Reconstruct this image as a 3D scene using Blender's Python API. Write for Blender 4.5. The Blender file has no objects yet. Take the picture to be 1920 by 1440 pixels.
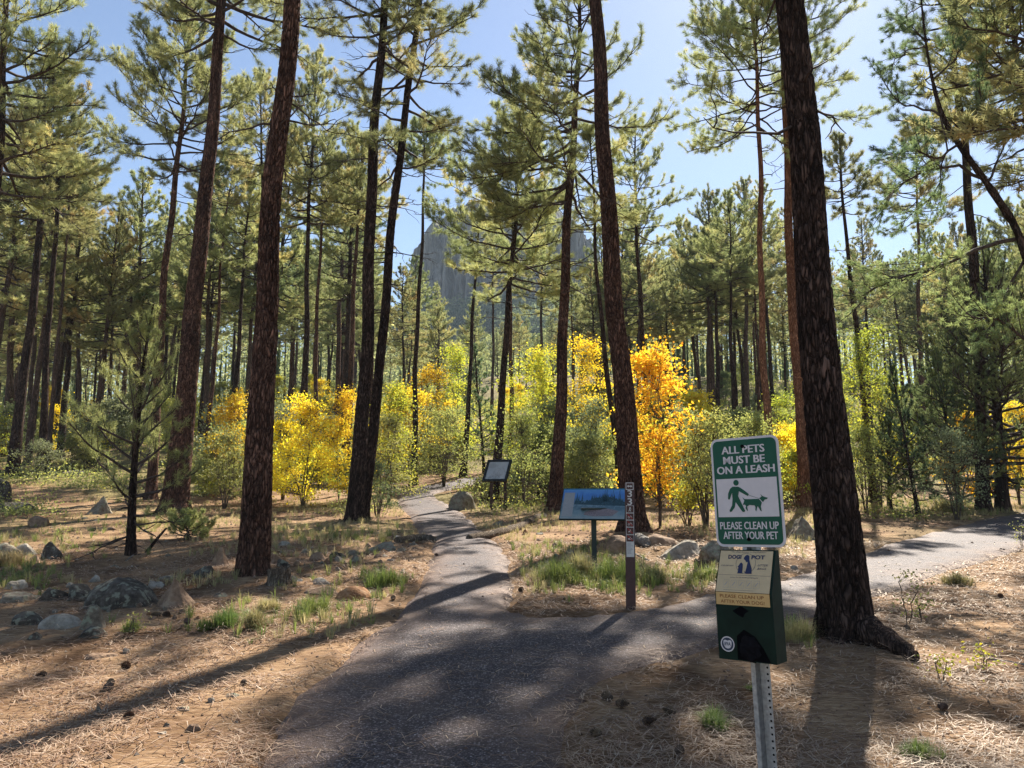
import bpy, bmesh, math, random
import numpy as np
from mathutils import Vector, Matrix
from mathutils.geometry import delaunay_2d_cdt

S = bpy.context.scene
COL = S.collection
PI = math.pi
# ------------------------------------------------------------------ camera, sky, sun, exposure
FPX, CX, CY = 1442.0, 960.0, 720.0          # focal length and centre in pixels of the 1920x1440 photograph
HORIZON = 930.0
PITCH = math.atan((HORIZON-CY)/FPX)
EYE = 1.6
cam_d = bpy.data.cameras.new('camera'); cam = bpy.data.objects.new('camera', cam_d); COL.objects.link(cam)
cam_d.sensor_width = 36; cam_d.sensor_fit = 'HORIZONTAL'; cam_d.lens = FPX/1920*36
cam_d.clip_start = 0.05; cam_d.clip_end = 6000
cam.location = (0, 0, EYE); cam.rotation_euler = (PI/2+PITCH, 0, 0)
S.camera = cam

SUN_AZ, SUN_EL = math.radians(23.4), math.radians(42)
SUNV = Vector((math.sin(SUN_AZ)*math.cos(SUN_EL), math.cos(SUN_AZ)*math.cos(SUN_EL), math.sin(SUN_EL)))
W = bpy.data.worlds.new('World'); S.world = W; W.use_nodes = True
wn = W.node_tree.nodes; wl = W.node_tree.links
wn.clear()
sky = wn.new('ShaderNodeTexSky'); sky.sky_type = 'NISHITA'; sky.sun_disc = False
sky.sun_elevation = SUN_EL; sky.sun_rotation = SUN_AZ; sky.altitude = 1700
sky.air_density = 1.0; sky.dust_density = 0.8; sky.ozone_density = 1.0
bg = wn.new('ShaderNodeBackground'); bg.inputs[1].default_value = 0.062
wo = wn.new('ShaderNodeOutputWorld')
wl.new(sky.outputs[0], bg.inputs[0]); wl.new(bg.outputs[0], wo.inputs[0])
sun_d = bpy.data.lights.new('sun', 'SUN'); sun = bpy.data.objects.new('sun', sun_d); COL.objects.link(sun)
sun_d.energy = 5.0; sun_d.angle = math.radians(0.53); sun_d.color = (1.0, 0.93, 0.82)
sun.rotation_euler = SUNV.to_track_quat('Z', 'Y').to_euler()
S.view_settings.view_transform = 'Standard'; S.view_settings.look = 'None'
S.view_settings.exposure = 1.55; S.view_settings.gamma = 1.0; S.view_settings.use_curve_mapping = False
S.render.engine = 'CYCLES'
cy = S.cycles
cy.max_bounces = 6; cy.diffuse_bounces = 4; cy.glossy_bounces = 2; cy.transmission_bounces = 4; cy.volume_bounces = 0
cy.transparent_max_bounces = 4; cy.caustics_reflective = False; cy.caustics_refractive = False
cy.sample_clamp_indirect = 6; cy.use_denoising = True; cy.denoiser = "OPENIMAGEDENOISE"; cy.denoising_input_passes = "RGB_ALBEDO_NORMAL"; cy.denoising_prefilter = "NONE"

# ------------------------------------------------------------------ terrain height and pixel-to-ground helpers
_ys = np.arange(-60, 1500, 0.5)
_h = np.interp(_ys, [-60, 0, 8, 14, 22, 26, 32, 45, 70, 120, 200, 400, 1500],
               [-2.5, 0, .46, .80, 1.17, 1.5, 2.15, 4.2, 8.2, 17, 30, 52, 60])
_k = np.ones(13)/13
_h = np.convolve(np.pad(_h, 6, mode='edge'), _k, 'valid')

def hbase(x, y):
    x = np.asarray(x, float); y = np.asarray(y, float)
    h = np.interp(y, _ys, _h)
    left = np.clip((-x-6)/10, 0, 1)*np.clip((y-16)/12, 0, 1)*np.clip((60-y)/20, 0, 1)
    h = h + 0.45*left
    far = np.clip((y-40)/60, 0, 1)
    h = h + far*(2.2*np.sin(x*0.031+1.0)+1.3*np.sin(x*.083+y*.05))
    h = h - far*np.clip((-x-20)/60, 0, 1.5)*5
    return h
def H1(x, y): return float(hbase(x, y))

_cp, _sp = math.cos(PITCH), math.sin(PITCH)
def ray(px, py):
    u, v = (px-CX)/FPX, (CY-py)/FPX
    return np.array([u, _cp - v*_sp, _sp + v*_cp])
def ground(px, py):
    """ground point seen at a photo pixel"""
    d = ray(px, py); t = 1.0; prev = 1.0
    while t < 600:
        p = d*t
        if EYE+p[2] < H1(p[0], p[1]): break
        prev = t; t *= 1.01
    a, b = prev, t
    for _ in range(30):
        m = (a+b)/2; p = d*m
        if EYE+p[2] < H1(p[0], p[1]): b = m
        else: a = m
    p = d*b
    return np.array([p[0], p[1], H1(p[0], p[1])])
def at_depth(px, dep):
    """ground point in the bearing of a pixel column at a given distance along y"""
    h = H1((px-CX)/FPX*dep, dep)
    w = dep*_cp + (h-EYE)*_sp
    x = (px-CX)/FPX*w
    return np.array([x, dep, H1(x, dep)])
def on_plane(px, py, y):
    d = ray(px, py); t = y/d[1]
    return np.array([d[0]*t, y, EYE+d[2]*t])
def px_size(px_len, p):
    """metres for a pixel length at point p"""
    dep = p[1]*_cp + (p[2]-EYE)*_sp
    return px_len/FPX*dep
def project(p):
    dx, dy, dz = p[0], p[1], p[2]-EYE
    w = dy*_cp+dz*_sp; v = -dy*_sp+dz*_cp
    return CX+FPX*dx/w, CY-FPX*v/w

# ------------------------------------------------------------------ object helpers
def tag(o, label=None, cat=None, group=None, kind=None):
    if label: o['label'] = label
    if cat: o['category'] = cat
    if group: o['group'] = group
    if kind: o['kind'] = kind
    return o
def thing(name, label, cat, loc=(0, 0, 0), group=None, rz=0.0):
    o = bpy.data.objects.new(name, None); COL.objects.link(o)
    o.location = loc; o.rotation_euler = (0, 0, rz); o.empty_display_size = 0.2
    return tag(o, label, cat, group)
def link(name, me, mat=None, parent=None, loc=(0, 0, 0)):
    o = bpy.data.objects.new(name, me); COL.objects.link(o)
    o.location = loc
    if parent is not None: o.parent = parent
    if mat is not None and len(me.materials) == 0: me.materials.append(mat)
    return o

class MB:
    """collects numpy vertex / face blocks, links them as one mesh"""
    def __init__(s): s.v = []; s.f = []; s.a = []; s.m = []; s.n = 0; s.smooth = []
    def add(s, v, f, att=None, mi=0, smooth=False):
        v = np.asarray(v, float).reshape(-1, 3); f = np.asarray(f, int)
        if len(f) == 0: return
        s.v.append(v); s.f.append(f+s.n); s.n += len(v)
        s.a.append(np.full(len(v), 0.5) if att is None else np.broadcast_to(np.asarray(att, float), (len(v),)))
        s.m.append((len(f), mi, smooth))
    def mesh(s, name):
        me = bpy.data.meshes.new(name)
        if not s.v: return me
        v = np.concatenate(s.v)
        me.vertices.add(len(v)); me.vertices.foreach_set('co', v.astype(np.float32).ravel())
        loops = np.concatenate([f.ravel() for f in s.f])
        tot = np.concatenate([np.full(len(f), f.shape[1]) for f in s.f])
        st = np.concatenate([[0], np.cumsum(tot)[:-1]])
        me.loops.add(len(loops)); me.loops.foreach_set('vertex_index', loops.astype(np.int32))
        me.polygons.add(len(tot)); me.polygons.foreach_set('loop_start', st.astype(np.int32))
        me.polygons.foreach_set('material_index', np.concatenate([np.full(n, mi) for n, mi, _ in s.m]).astype(np.int32))
        me.update(calc_edges=True)
        me.polygons.foreach_set('use_smooth', np.concatenate([np.full(n, sm) for n, _, sm in s.m]))
        at = me.attributes.new('tint', 'FLOAT', 'POINT'); at.data.foreach_set('value', np.concatenate(s.a).astype(np.float32))
        return me

def norm(a):
    a = np.asarray(a, float); return a/np.maximum(np.linalg.norm(a, axis=-1, keepdims=True), 1e-9)
def tube(mb, pts, rad, sides=6, att=None, mi=0, cap=True, smooth=True):
    P = np.asarray(pts, float); n = len(P); R = np.broadcast_to(np.asarray(rad, float), (n,))
    T = norm(np.gradient(P, axis=0))
    ref = np.array([0, 0, 1.0]) if abs(T[:, 2]).mean() < .8 else np.array([1.0, 0, 0])
    A = norm(np.cross(T, ref)); B = np.cross(T, A)
    th = np.arange(sides)*2*PI/sides
    V = P[:, None, :]+R[:, None, None]*(np.cos(th)[None, :, None]*A[:, None, :]+np.sin(th)[None, :, None]*B[:, None, :])
    i = np.arange(n-1)[:, None]*sides; j = np.arange(sides)[None, :]; k = (j+1) % sides
    F = np.stack([i+j, i+k, i+sides+k, i+sides+j], -1).reshape(-1, 4)
    if att is not None: att = np.repeat(np.broadcast_to(att, (n,)), sides)
    mb.add(V.reshape(-1, 3), F, att, mi, smooth)
    if cap:
        c = np.arange(sides)
        mb.add(V[-1], c[None, :], None if att is None else att[-1], mi, False)
        mb.add(V[0], c[None, ::-1], None if att is None else att[0], mi, False)
def box(mb, lo, hi, mi=0, M=None):
    x0, y0, z0 = lo; x1, y1, z1 = hi
    v = np.array([[x0, y0, z0], [x1, y0, z0], [x1, y1, z0], [x0, y1, z0], [x0, y0, z1], [x1, y0, z1], [x1, y1, z1], [x0, y1, z1]])
    if M is not None: v = v @ np.array(M.to_3x3()).T + np.array(M.translation)
    mb.add(v, [[3, 2, 1, 0], [4, 5, 6, 7], [0, 1, 5, 4], [1, 2, 6, 5], [2, 3, 7, 6], [3, 0, 4, 7]], mi=mi)
def prism(mb, poly, y0, y1, mi=0):
    """outline in x,z given depth from y0 (front) to y1"""
    n = len(poly); P = np.asarray(poly, float)
    f = np.c_[P[:, 0], np.full(n, y0), P[:, 1]]; b = np.c_[P[:, 0], np.full(n, y1), P[:, 1]]
    mb.add(np.r_[f, b], np.array([[i, i+n, (i+1) % n+n, (i+1) % n] for i in range(n)]), mi=mi)
    mb.add(f, np.arange(n)[None, :], mi=mi); mb.add(b, np.arange(n)[None, ::-1], mi=mi)

# value noise
def vnoise(p, seed=0):
    p = np.asarray(p, float); i = np.floor(p).astype(np.int64); f = p-i; f = f*f*(3-2*f)
    def hsh(a):
        h = (a[..., 0]*374761393 + a[..., 1]*668265263 + (a[..., 2]*2147483647 if a.shape[-1] > 2 else 0) + seed*1274126177) & 0xffffffff
        h = ((h ^ (h >> 13))*1274126177) & 0xffffffff
        return ((h ^ (h >> 16)) & 0xffff)/65535.0
    out = 0; D = p.shape[-1]
    for c in range(2**D):
        o = np.array([(c >> d) & 1 for d in range(D)]); w = 1
        for d in range(D): w = w*(f[..., d] if o[d] else 1-f[..., d])
        out = out+w*hsh(i+o)
    return out
def fbm(p, oct=4, seed=0):
    s = 0; a = .5; p = np.asarray(p, float)
    for k in range(oct): s = s+a*vnoise(p*2**k, seed+k); a *= .5
    return s

# ------------------------------------------------------------------ materials
def newmat(name):
    m = bpy.data.materials.new(name); m.use_nodes = True; n = m.node_tree.nodes; n.clear()
    out = n.new('ShaderNodeOutputMaterial'); return m, n, m.node_tree.links, out
def ramp(n, stops, interp='LINEAR'):
    r = n.new('ShaderNodeValToRGB'); r.color_ramp.interpolation = interp
    e = r.color_ramp.elements
    while len(e) > 1: e.remove(e[-1])
    e[0].position = stops[0][0]; e[0].color = (*stops[0][1], 1)
    for p, c in stops[1:]:
        k = e.new(p); k.color = (*c, 1)
    return r
def plain(name, col, rough=.6, metal=0., noise=.12, scale=30, bump=.0, spec=.4):
    m, n, l, out = newmat(name); b = n.new('ShaderNodeBsdfPrincipled')
    b.inputs['Roughness'].default_value = rough; b.inputs['Metallic'].default_value = metal
    b.inputs['Specular IOR Level'].default_value = spec
    tc = n.new('ShaderNodeTexCoord'); t = n.new('ShaderNodeTexNoise'); t.inputs['Scale'].default_value = scale; t.inputs['Detail'].default_value = 5
    l.new(tc.outputs['Object'], t.inputs['Vector'])
    c = np.array(col); r = ramp(n, [(.3, tuple(np.clip(c*(1-noise), 0, 1))), (.7, tuple(np.clip(c*(1+noise), 0, 1)))])
    l.new(t.outputs[0], r.inputs[0]); l.new(r.outputs[0], b.inputs['Base Color'])
    if bump:
        bp = n.new('ShaderNodeBump'); bp.inputs['Strength'].default_value = bump; bp.inputs['Distance'].default_value = .01
        l.new(t.outputs[0], bp.inputs['Height']); l.new(bp.outputs[0], b.inputs['Normal'])
    l.new(b.outputs[0], out.inputs[0]); return m
def leafmat(name, stops, trans=.5, gloss=.06, tint_noise=.0):
    m, n, l, out = newmat(name)
    a = n.new('ShaderNodeAttribute'); a.attribute_name = 'tint'
    r = ramp(n, stops); l.new(a.outputs['Fac'], r.inputs[0])
    oi = n.new('ShaderNodeObjectInfo'); hs = n.new('ShaderNodeHueSaturation')
    mr = n.new('ShaderNodeMapRange'); mr.inputs[3].default_value = .82; mr.inputs[4].default_value = 1.2
    l.new(oi.outputs['Random'], mr.inputs[0]); l.new(mr.outputs[0], hs.inputs['Value'])
    mh = n.new('ShaderNodeMapRange'); mh.inputs[3].default_value = .485; mh.inputs[4].default_value = .515
    l.new(oi.outputs['Random'], mh.inputs[0]); l.new(mh.outputs[0], hs.inputs['Hue'])
    l.new(r.outputs[0], hs.inputs['Color'])
    d = n.new('ShaderNodeBsdfDiffuse'); t = n.new('ShaderNodeBsdfTranslucent'); mx = n.new('ShaderNodeMixShader'); mx.inputs[0].default_value = trans
    l.new(hs.outputs[0], d.inputs[0]); l.new(hs.outputs[0], t.inputs[0]); l.new(d.outputs[0], mx.inputs[1]); l.new(t.outputs[0], mx.inputs[2])
    g = n.new('ShaderNodeBsdfGlossy'); g.inputs['Roughness'].default_value = .6; g.inputs[0].default_value = (.9, .9, .85, 1)
    m2 = n.new('ShaderNodeMixShader'); m2.inputs[0].default_value = gloss
    l.new(mx.outputs[0], m2.inputs[1]); l.new(g.outputs[0], m2.inputs[2]); l.new(m2.outputs[0], out.inputs[0]); return m
def barkmat(name, dark, mid, light, scale=1.0, plate=.5, bump=1.0):
    m, n, l, out = newmat(name); b = n.new('ShaderNodeBsdfPrincipled'); b.inputs['Roughness'].default_value = .95; b.inputs['Specular IOR Level'].default_value = .05
    tc = n.new('ShaderNodeTexCoord'); mp = n.new('ShaderNodeMapping'); mp.inputs['Scale'].default_value = (1, 1, .2)
    l.new(tc.outputs['Object'], mp.inputs[0])
    nz = n.new('ShaderNodeTexNoise'); nz.inputs['Scale'].default_value = 7*scale; nz.inputs['Detail'].default_value = 5
    l.new(mp.outputs[0], nz.inputs['Vector'])
    mxv = n.new('ShaderNodeMixRGB'); mxv.blend_type = 'ADD'; mxv.inputs[0].default_value = .34
    l.new(mp.outputs[0], mxv.inputs[1]); l.new(nz.outputs['Color'], mxv.inputs[2])
    vo = n.new('ShaderNodeTexVoronoi'); vo.feature = 'DISTANCE_TO_EDGE'; vo.inputs['Scale'].default_value = 22*scale
    l.new(mxv.outputs[0], vo.inputs['Vector'])
    v2 = n.new('ShaderNodeTexVoronoi'); v2.inputs['Scale'].default_value = 22*scale; l.new(mxv.outputs[0], v2.inputs['Vector'])
    r1 = ramp(n, [(0, (.15, .15, .15)), (.28, (1, 1, 1))]); l.new(vo.outputs['Distance'], r1.inputs[0])
    at = n.new('ShaderNodeAttribute'); at.attribute_name = 'tint'
    mul = n.new('ShaderNodeMath'); mul.operation = 'MULTIPLY'; l.new(r1.outputs[0], mul.inputs[0]); l.new(at.outputs['Fac'], mul.inputs[1])
    n2 = n.new('ShaderNodeTexNoise'); n2.inputs['Scale'].default_value = 40; n2.inputs['Detail'].default_value = 6; l.new(mp.outputs[0], n2.inputs['Vector'])
    a2 = n.new('ShaderNodeMath'); a2.operation = 'MULTIPLY_ADD'; a2.inputs[1].default_value = .55; l.new(n2.outputs[0], a2.inputs[0]);
    sp = n.new('ShaderNodeSeparateColor'); l.new(v2.outputs['Color'], sp.inputs[0])
    m3 = n.new('ShaderNodeMath'); m3.operation = 'MULTIPLY'; m3.inputs[1].default_value = plate; l.new(sp.outputs[0], m3.inputs[0]); l.new(m3.outputs[0], a2.inputs[2])
    n5 = n.new('ShaderNodeTexNoise'); n5.inputs['Scale'].default_value = 1.6; n5.inputs['Detail'].default_value = 3; l.new(tc.outputs['Object'], n5.inputs['Vector'])
    a5 = n.new('ShaderNodeMath'); a5.operation = 'MULTIPLY_ADD'; a5.inputs[1].default_value = 1.3; l.new(n5.outputs[0], a5.inputs[0]); a5.inputs[2].default_value = -.65
    a6 = n.new('ShaderNodeMath'); a6.operation = 'ADD'; l.new(a2.outputs[0], a6.inputs[0]); l.new(a5.outputs[0], a6.inputs[1])
    rc = ramp(n, [(.1, mid), (.6, light), (.95, tuple(min(1, c*1.45) for c in light))]); l.new(a6.outputs[0], rc.inputs[0])
    mx = n.new('ShaderNodeMixRGB'); mx.inputs[1].default_value = (*dark, 1); l.new(mul.outputs[0], mx.inputs[0]); l.new(rc.outputs[0], mx.inputs[2])
    l.new(mx.outputs[0], b.inputs['Base Color'])
    hh = n.new('ShaderNodeMath'); hh.operation = 'MULTIPLY_ADD'; hh.inputs[1].default_value = .35; l.new(n2.outputs[0], hh.inputs[0]); l.new(mul.outputs[0], hh.inputs[2])
    bp = n.new('ShaderNodeBump'); bp.inputs['Strength'].default_value = bump; bp.inputs['Distance'].default_value = .025
    l.new(hh.outputs[0], bp.inputs['Height']); l.new(bp.outputs[0], b.inputs['Normal'])
    l.new(b.outputs[0], out.inputs[0]); return m

M = {}
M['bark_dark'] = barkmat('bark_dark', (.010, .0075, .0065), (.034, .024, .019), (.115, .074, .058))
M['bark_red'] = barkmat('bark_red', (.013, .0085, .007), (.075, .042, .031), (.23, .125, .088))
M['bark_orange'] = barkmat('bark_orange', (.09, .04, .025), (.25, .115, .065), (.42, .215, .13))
M['bark_far'] = barkmat('bark_far', (.03, .022, .018), (.085, .056, .044), (.17, .11, .085), bump=.5)
M['limb'] = plain('limb', (.07, .052, .044), .9, noise=.4, scale=14, bump=.4, spec=.1)
M['stem'] = plain('stem', (.10, .075, .055), .9, noise=.4, scale=20, spec=.1)
M['needles'] = leafmat('needles', [(0, (.09, .13, .055)), (.4, (.285, .31, .13)), (.7, (.46, .46, .19)), (1, (.59, .45, .18))], .6, .025)
M['needles_cool'] = leafmat('needles_cool', [(0, (.065, .105, .06)), (.5, (.17, .22, .10)), (1, (.34, .38, .14))], .55, .025)
M['juniper'] = leafmat('juniper', [(0, (.06, .105, .055)), (.5, (.20, .265, .11)), (1, (.42, .47, .17))], .56, .025)
M['sapling'] = leafmat('sapling', [(0, (.14, .18, .065)), (.5, (.32, .355, .125)), (1, (.52, .52, .20))], .6, .025)
M['leaf_yellow'] = leafmat('leaf_yellow', [(0, (.74, .40, .02)), (.25, (.82, .56, .025)), (.6, (.86, .69, .04)), (1, (.70, .70, .08))], .6, .04)
M['leaf_lime'] = leafmat('leaf_lime', [(0, (.18, .24, .04)), (.4, (.42, .46, .05)), (.8, (.68, .58, .04)), (1, (.75, .5, .03))], .6, .04)
M['leaf_orange'] = leafmat('leaf_orange', [(0, (.68, .23, .02)), (.3, (.83, .40, .025)), (.55, (.87, .55, .035)), (.8, (.84, .66, .06)), (1, (.60, .58, .09))], .6, .04)
M['leaf_green'] = leafmat('leaf_green', [(0, (.12, .155, .05)), (.5, (.31, .335, .09)), (.85, (.50, .48, .115)), (1, (.62, .53, .10))], .6, .05)
M['leaf_grey'] = leafmat('leaf_grey', [(0, (.11, .145, .07)), (.5, (.24, .275, .13)), (1, (.42, .44, .20))], .55, .06)
M['leaf_dark'] = leafmat('leaf_dark', [(0, (.05, .075, .03)), (.5, (.10, .135, .05)), (1, (.21, .235, .08))], .4, .05)
M['grass'] = leafmat('grass', [(0, (.09, .14, .03)), (.5, (.22, .28, .06)), (.8, (.38, .36, .12)), (1, (.50, .40, .20))], .5, .05)
M['grass_dry'] = leafmat('grass_dry', [(0, (.22, .22, .08)), (.5, (.38, .32, .14)), (1, (.55, .44, .24))], .5, .05)
M['litter'] = leafmat('litter', [(0, (.11, .053, .03)), (.35, (.29, .165, .085)), (.7, (.53, .385, .235)), (1, (.64, .51, .35))], .25, .08)
# ------------------------------------------------------------------ ground, path
PATH_PX = [(470, 1800), (485, 1560), (497, 1440), (507, 1393), (533, 1333), (583, 1283), (640, 1240), (683, 1197), (740, 1160), (780, 1107), (803, 1070), (810, 1027),
           (813, 1013), (790, 1004), (778, 984), (766, 965), (748, 950), (745, 935), (748, 918), (782, 913), (829, 905), (865, 897), (904, 893), (955, 880), (990, 870),
           (1005, 878), (935, 898), (880, 910), (835, 920), (812, 927), (822, 936), (850, 950), (868, 962), (885, 978), (900, 992), (918, 1004), (930, 1015), (958, 1047), (962, 1063), (960, 1093),
           (962, 1120), (950, 1142), (1007, 1158), (1073, 1154), (1173, 1148), (1280, 1130), (1330, 1115), (1467, 1086), (1547, 1060), (1640, 1027), (1747, 997), (1813, 980), (1920, 958), (2150, 925),
           (2150, 985), (1920, 1027), (1847, 1050), (1747, 1077), (1690, 1105), (1640, 1113), (1547, 1147), (1480, 1165), (1347, 1203), (1280, 1223), (1207, 1243), (1133, 1268), (1100, 1293),
           (1077, 1333), (1067, 1393), (1067, 1440), (1075, 1560), (1095, 1800)]
_pg = np.array([ground(*p)[:2] for p in PATH_PX])
def densify(P, step, jit, seed):
    out = []
    for i in range(len(P)):
        a, b = P[i], P[(i+1) % len(P)]; n = max(1, int(np.linalg.norm(b-a)/step))
        for k in range(n): out.append(a+(b-a)*k/n)
    out = np.array(out); c = np.c_[out*2.3, np.zeros(len(out))]
    nx = vnoise(c, seed)-.5; ny = vnoise(c, seed+5)-.5
    n2x = vnoise(c*4, seed+9)-.5; n2y = vnoise(c*4, seed+7)-.5
    return out+np.c_[nx+.5*n2x, ny+.5*n2y]*jit
PATH = densify(_pg, .14, .13, 3)
def inside(pts, poly):
    x, y = pts[:, 0], pts[:, 1]; r = np.zeros(len(pts), bool)
    for i in range(len(poly)):
        x1, y1 = poly[i]; x2, y2 = poly[i-1]
        c = (y1 > y) != (y2 > y)
        with np.errstate(divide='ignore', invalid='ignore'): r ^= c & (x < (x2-x1)*(y-y1)/(y2-y1)+x1)
    return r
def dist_poly(pts, poly):
    d = np.full(len(pts), 1e9)
    for i in range(len(poly)):
        a, b = poly[i-1], poly[i]; ab = b-a; L = max((ab**2).sum(), 1e-12)
        t = np.clip(((pts-a)@ab)/L, 0, 1); d = np.minimum(d, ((pts-a-t[:, None]*ab)**2).sum(1))
    return np.sqrt(d)
def path_sd(pts):
    """signed distance: negative inside the path"""
    d = dist_poly(pts, _pg); return np.where(inside(pts, _pg), -d, d)
MOUNDS = [(*ground(u, v)[:2], r, h) for u, v, r, h in ((473, 1084, .62, .05), (1592, 1203, .55, .05), (1188, 1004, .7, .10), (664, 984, .7, .10), (1040, 961, .6, .08), (325, 962, .7, .08), (1512, 953, .6, .08), (1238, 1034, .5, .1))]
def bumps(x, y):
    p = np.c_[x, y, np.zeros(len(x))]
    return .10*(fbm(p*.55, 3, 11)-.45)+.045*(fbm(p*3.1, 3, 21)-.45)+.02*(vnoise(p*11, 31)-.5)
def hground(x, y):
    """ground surface with its small relief, as built"""
    x = np.atleast_1d(np.asarray(x, float)); y = np.atleast_1d(np.asarray(y, float))
    sd = path_sd(np.c_[x, y]); md = sum(hh*np.exp(-((x-mx)**2+(y-my)**2)/rr**2) for mx, my, rr, hh in MOUNDS); w = np.clip((sd+.02)/.5, 0, 1)
    return hbase(x, y)+md*np.clip(sd/.3, 0, 1)+bumps(x, y)*w-np.where(sd < 0.04, .035, 0)
def HG(x, y): return float(hground([x], [y])[0])

def build_ground():
    xs = np.concatenate([-14-np.cumsum(np.linspace(.12, 26, 60))[::-1], np.arange(-14, 16, .1), 16+np.cumsum(np.linspace(.12, 26, 60))])
    ysv = np.concatenate([np.arange(-30, 1, 1.5), np.arange(1, 28, .1), 28+np.cumsum(np.linspace(.12, 22, 80))])
    X, Y = np.meshgrid(xs, ysv); x, y = X.ravel(), Y.ravel()
    Z = hbase(x, y)
    near = (x > -15) & (x < 17) & (y > 0) & (y < 40)
    Z[near] = hground(x[near], y[near])
    nx, ny = len(xs), len(ysv)
    i = np.arange(ny-1)[:, None]*nx; j = np.arange(nx-1)[None, :]
    F = np.stack([i+j, i+j+1, i+nx+j+1, i+nx+j], -1).reshape(-1, 4)
    sd = np.full(len(x), 5.0); sd[near] = path_sd(np.c_[x[near], y[near]])
    green = fbm(np.c_[x*.35, y*.35, np.zeros(len(x))], 3, 77)+.3*np.clip((y-26)/14, 0, 1)
    mb = MB(); mb.add(np.c_[x, y, Z], F, green, smooth=True)
    m, n, l, out = newmat('forest_floor'); b = n.new('ShaderNodeBsdfPrincipled'); b.inputs['Roughness'].default_value = .95; b.inputs['Specular IOR Level'].default_value = .1
    tc = n.new('ShaderNodeTexCoord')
    strk = None
    for k, a in enumerate((.2, 1.1, 2.0, 2.75)):
        mp = n.new('ShaderNodeMapping'); mp.inputs['Rotation'].default_value = (0, 0, a); mp.inputs['Scale'].default_value = (9, 150, 9)
        mp.inputs['Location'].default_value = (k*3.1, k*1.7, 0)
        l.new(tc.outputs['Object'], mp.inputs[0])
        t = n.new('ShaderNodeTexNoise'); t.inputs['Scale'].default_value = 1; t.inputs['Detail'].default_value = 2; t.inputs['Distortion'].default_value = .6; l.new(mp.outputs[0], t.inputs['Vector'])
        if strk is None: strk = t.outputs[0]
        else:
            mx = n.new('ShaderNodeMath'); mx.operation = 'MAXIMUM'; l.new(strk, mx.inputs[0]); l.new(t.outputs[0], mx.inputs[1]); strk = mx.outputs[0]
    r = ramp(n, [(.40, (.062, .034, .02)), (.54, (.22, .13, .073)), (.66, (.41, .28, .165)), (.80, (.52, .40, .27))]); l.new(strk, r.inputs[0])
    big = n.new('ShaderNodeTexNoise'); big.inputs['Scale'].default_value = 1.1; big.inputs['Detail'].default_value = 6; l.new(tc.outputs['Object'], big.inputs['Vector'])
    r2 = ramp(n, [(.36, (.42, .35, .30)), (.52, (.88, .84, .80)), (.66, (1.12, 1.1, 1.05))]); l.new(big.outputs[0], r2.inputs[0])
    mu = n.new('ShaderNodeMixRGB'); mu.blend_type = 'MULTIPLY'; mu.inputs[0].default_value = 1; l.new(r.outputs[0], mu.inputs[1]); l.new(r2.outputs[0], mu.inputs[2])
    # patches of grassy duff away from the path
    at = n.new('ShaderNodeAttribute'); at.attribute_name = 'tint'
    rg = ramp(n, [(.46, (0, 0, 0)), (.62, (.75, .75, .75))]); l.new(at.outputs['Fac'], rg.inputs[0])
    sy = n.new('ShaderNodeSeparateXYZ'); l.new(tc.outputs['Object'], sy.inputs[0])
    mrr = n.new('ShaderNodeMapRange'); mrr.inputs[1].default_value = 9; mrr.inputs[2].default_value = 26; l.new(sy.outputs[1], mrr.inputs[0])
    mg = n.new('ShaderNodeMath'); mg.operation = 'MULTIPLY'; l.new(rg.outputs[0], mg.inputs[0]); l.new(mrr.outputs[0], mg.inputs[1])
    gn = n.new('ShaderNodeTexNoise'); gn.inputs['Scale'].default_value = 26; gn.inputs['Detail'].default_value = 5; l.new(tc.outputs['Object'], gn.inputs['Vector'])
    gr = ramp(n, [(.35, (.085, .08, .03)), (.6, (.25, .22, .085)), (.75, (.38, .32, .16))]); l.new(gn.outputs[0], gr.inputs[0])
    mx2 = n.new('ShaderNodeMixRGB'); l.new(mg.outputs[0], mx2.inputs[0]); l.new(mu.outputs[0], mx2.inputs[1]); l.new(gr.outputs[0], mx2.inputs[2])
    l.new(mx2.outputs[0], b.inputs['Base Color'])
    bp = n.new('ShaderNodeBump'); bp.inputs['Strength'].default_value = .9; bp.inputs['Distance'].default_value = .012; l.new(strk, bp.inputs['Height']); l.new(bp.outputs[0], b.inputs['Normal'])
    l.new(b.outputs[0], out.inputs[0])
    tag(link('ground', mb.mesh('ground'), m), 'pine-needle covered forest floor', None, kind='structure')

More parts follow.
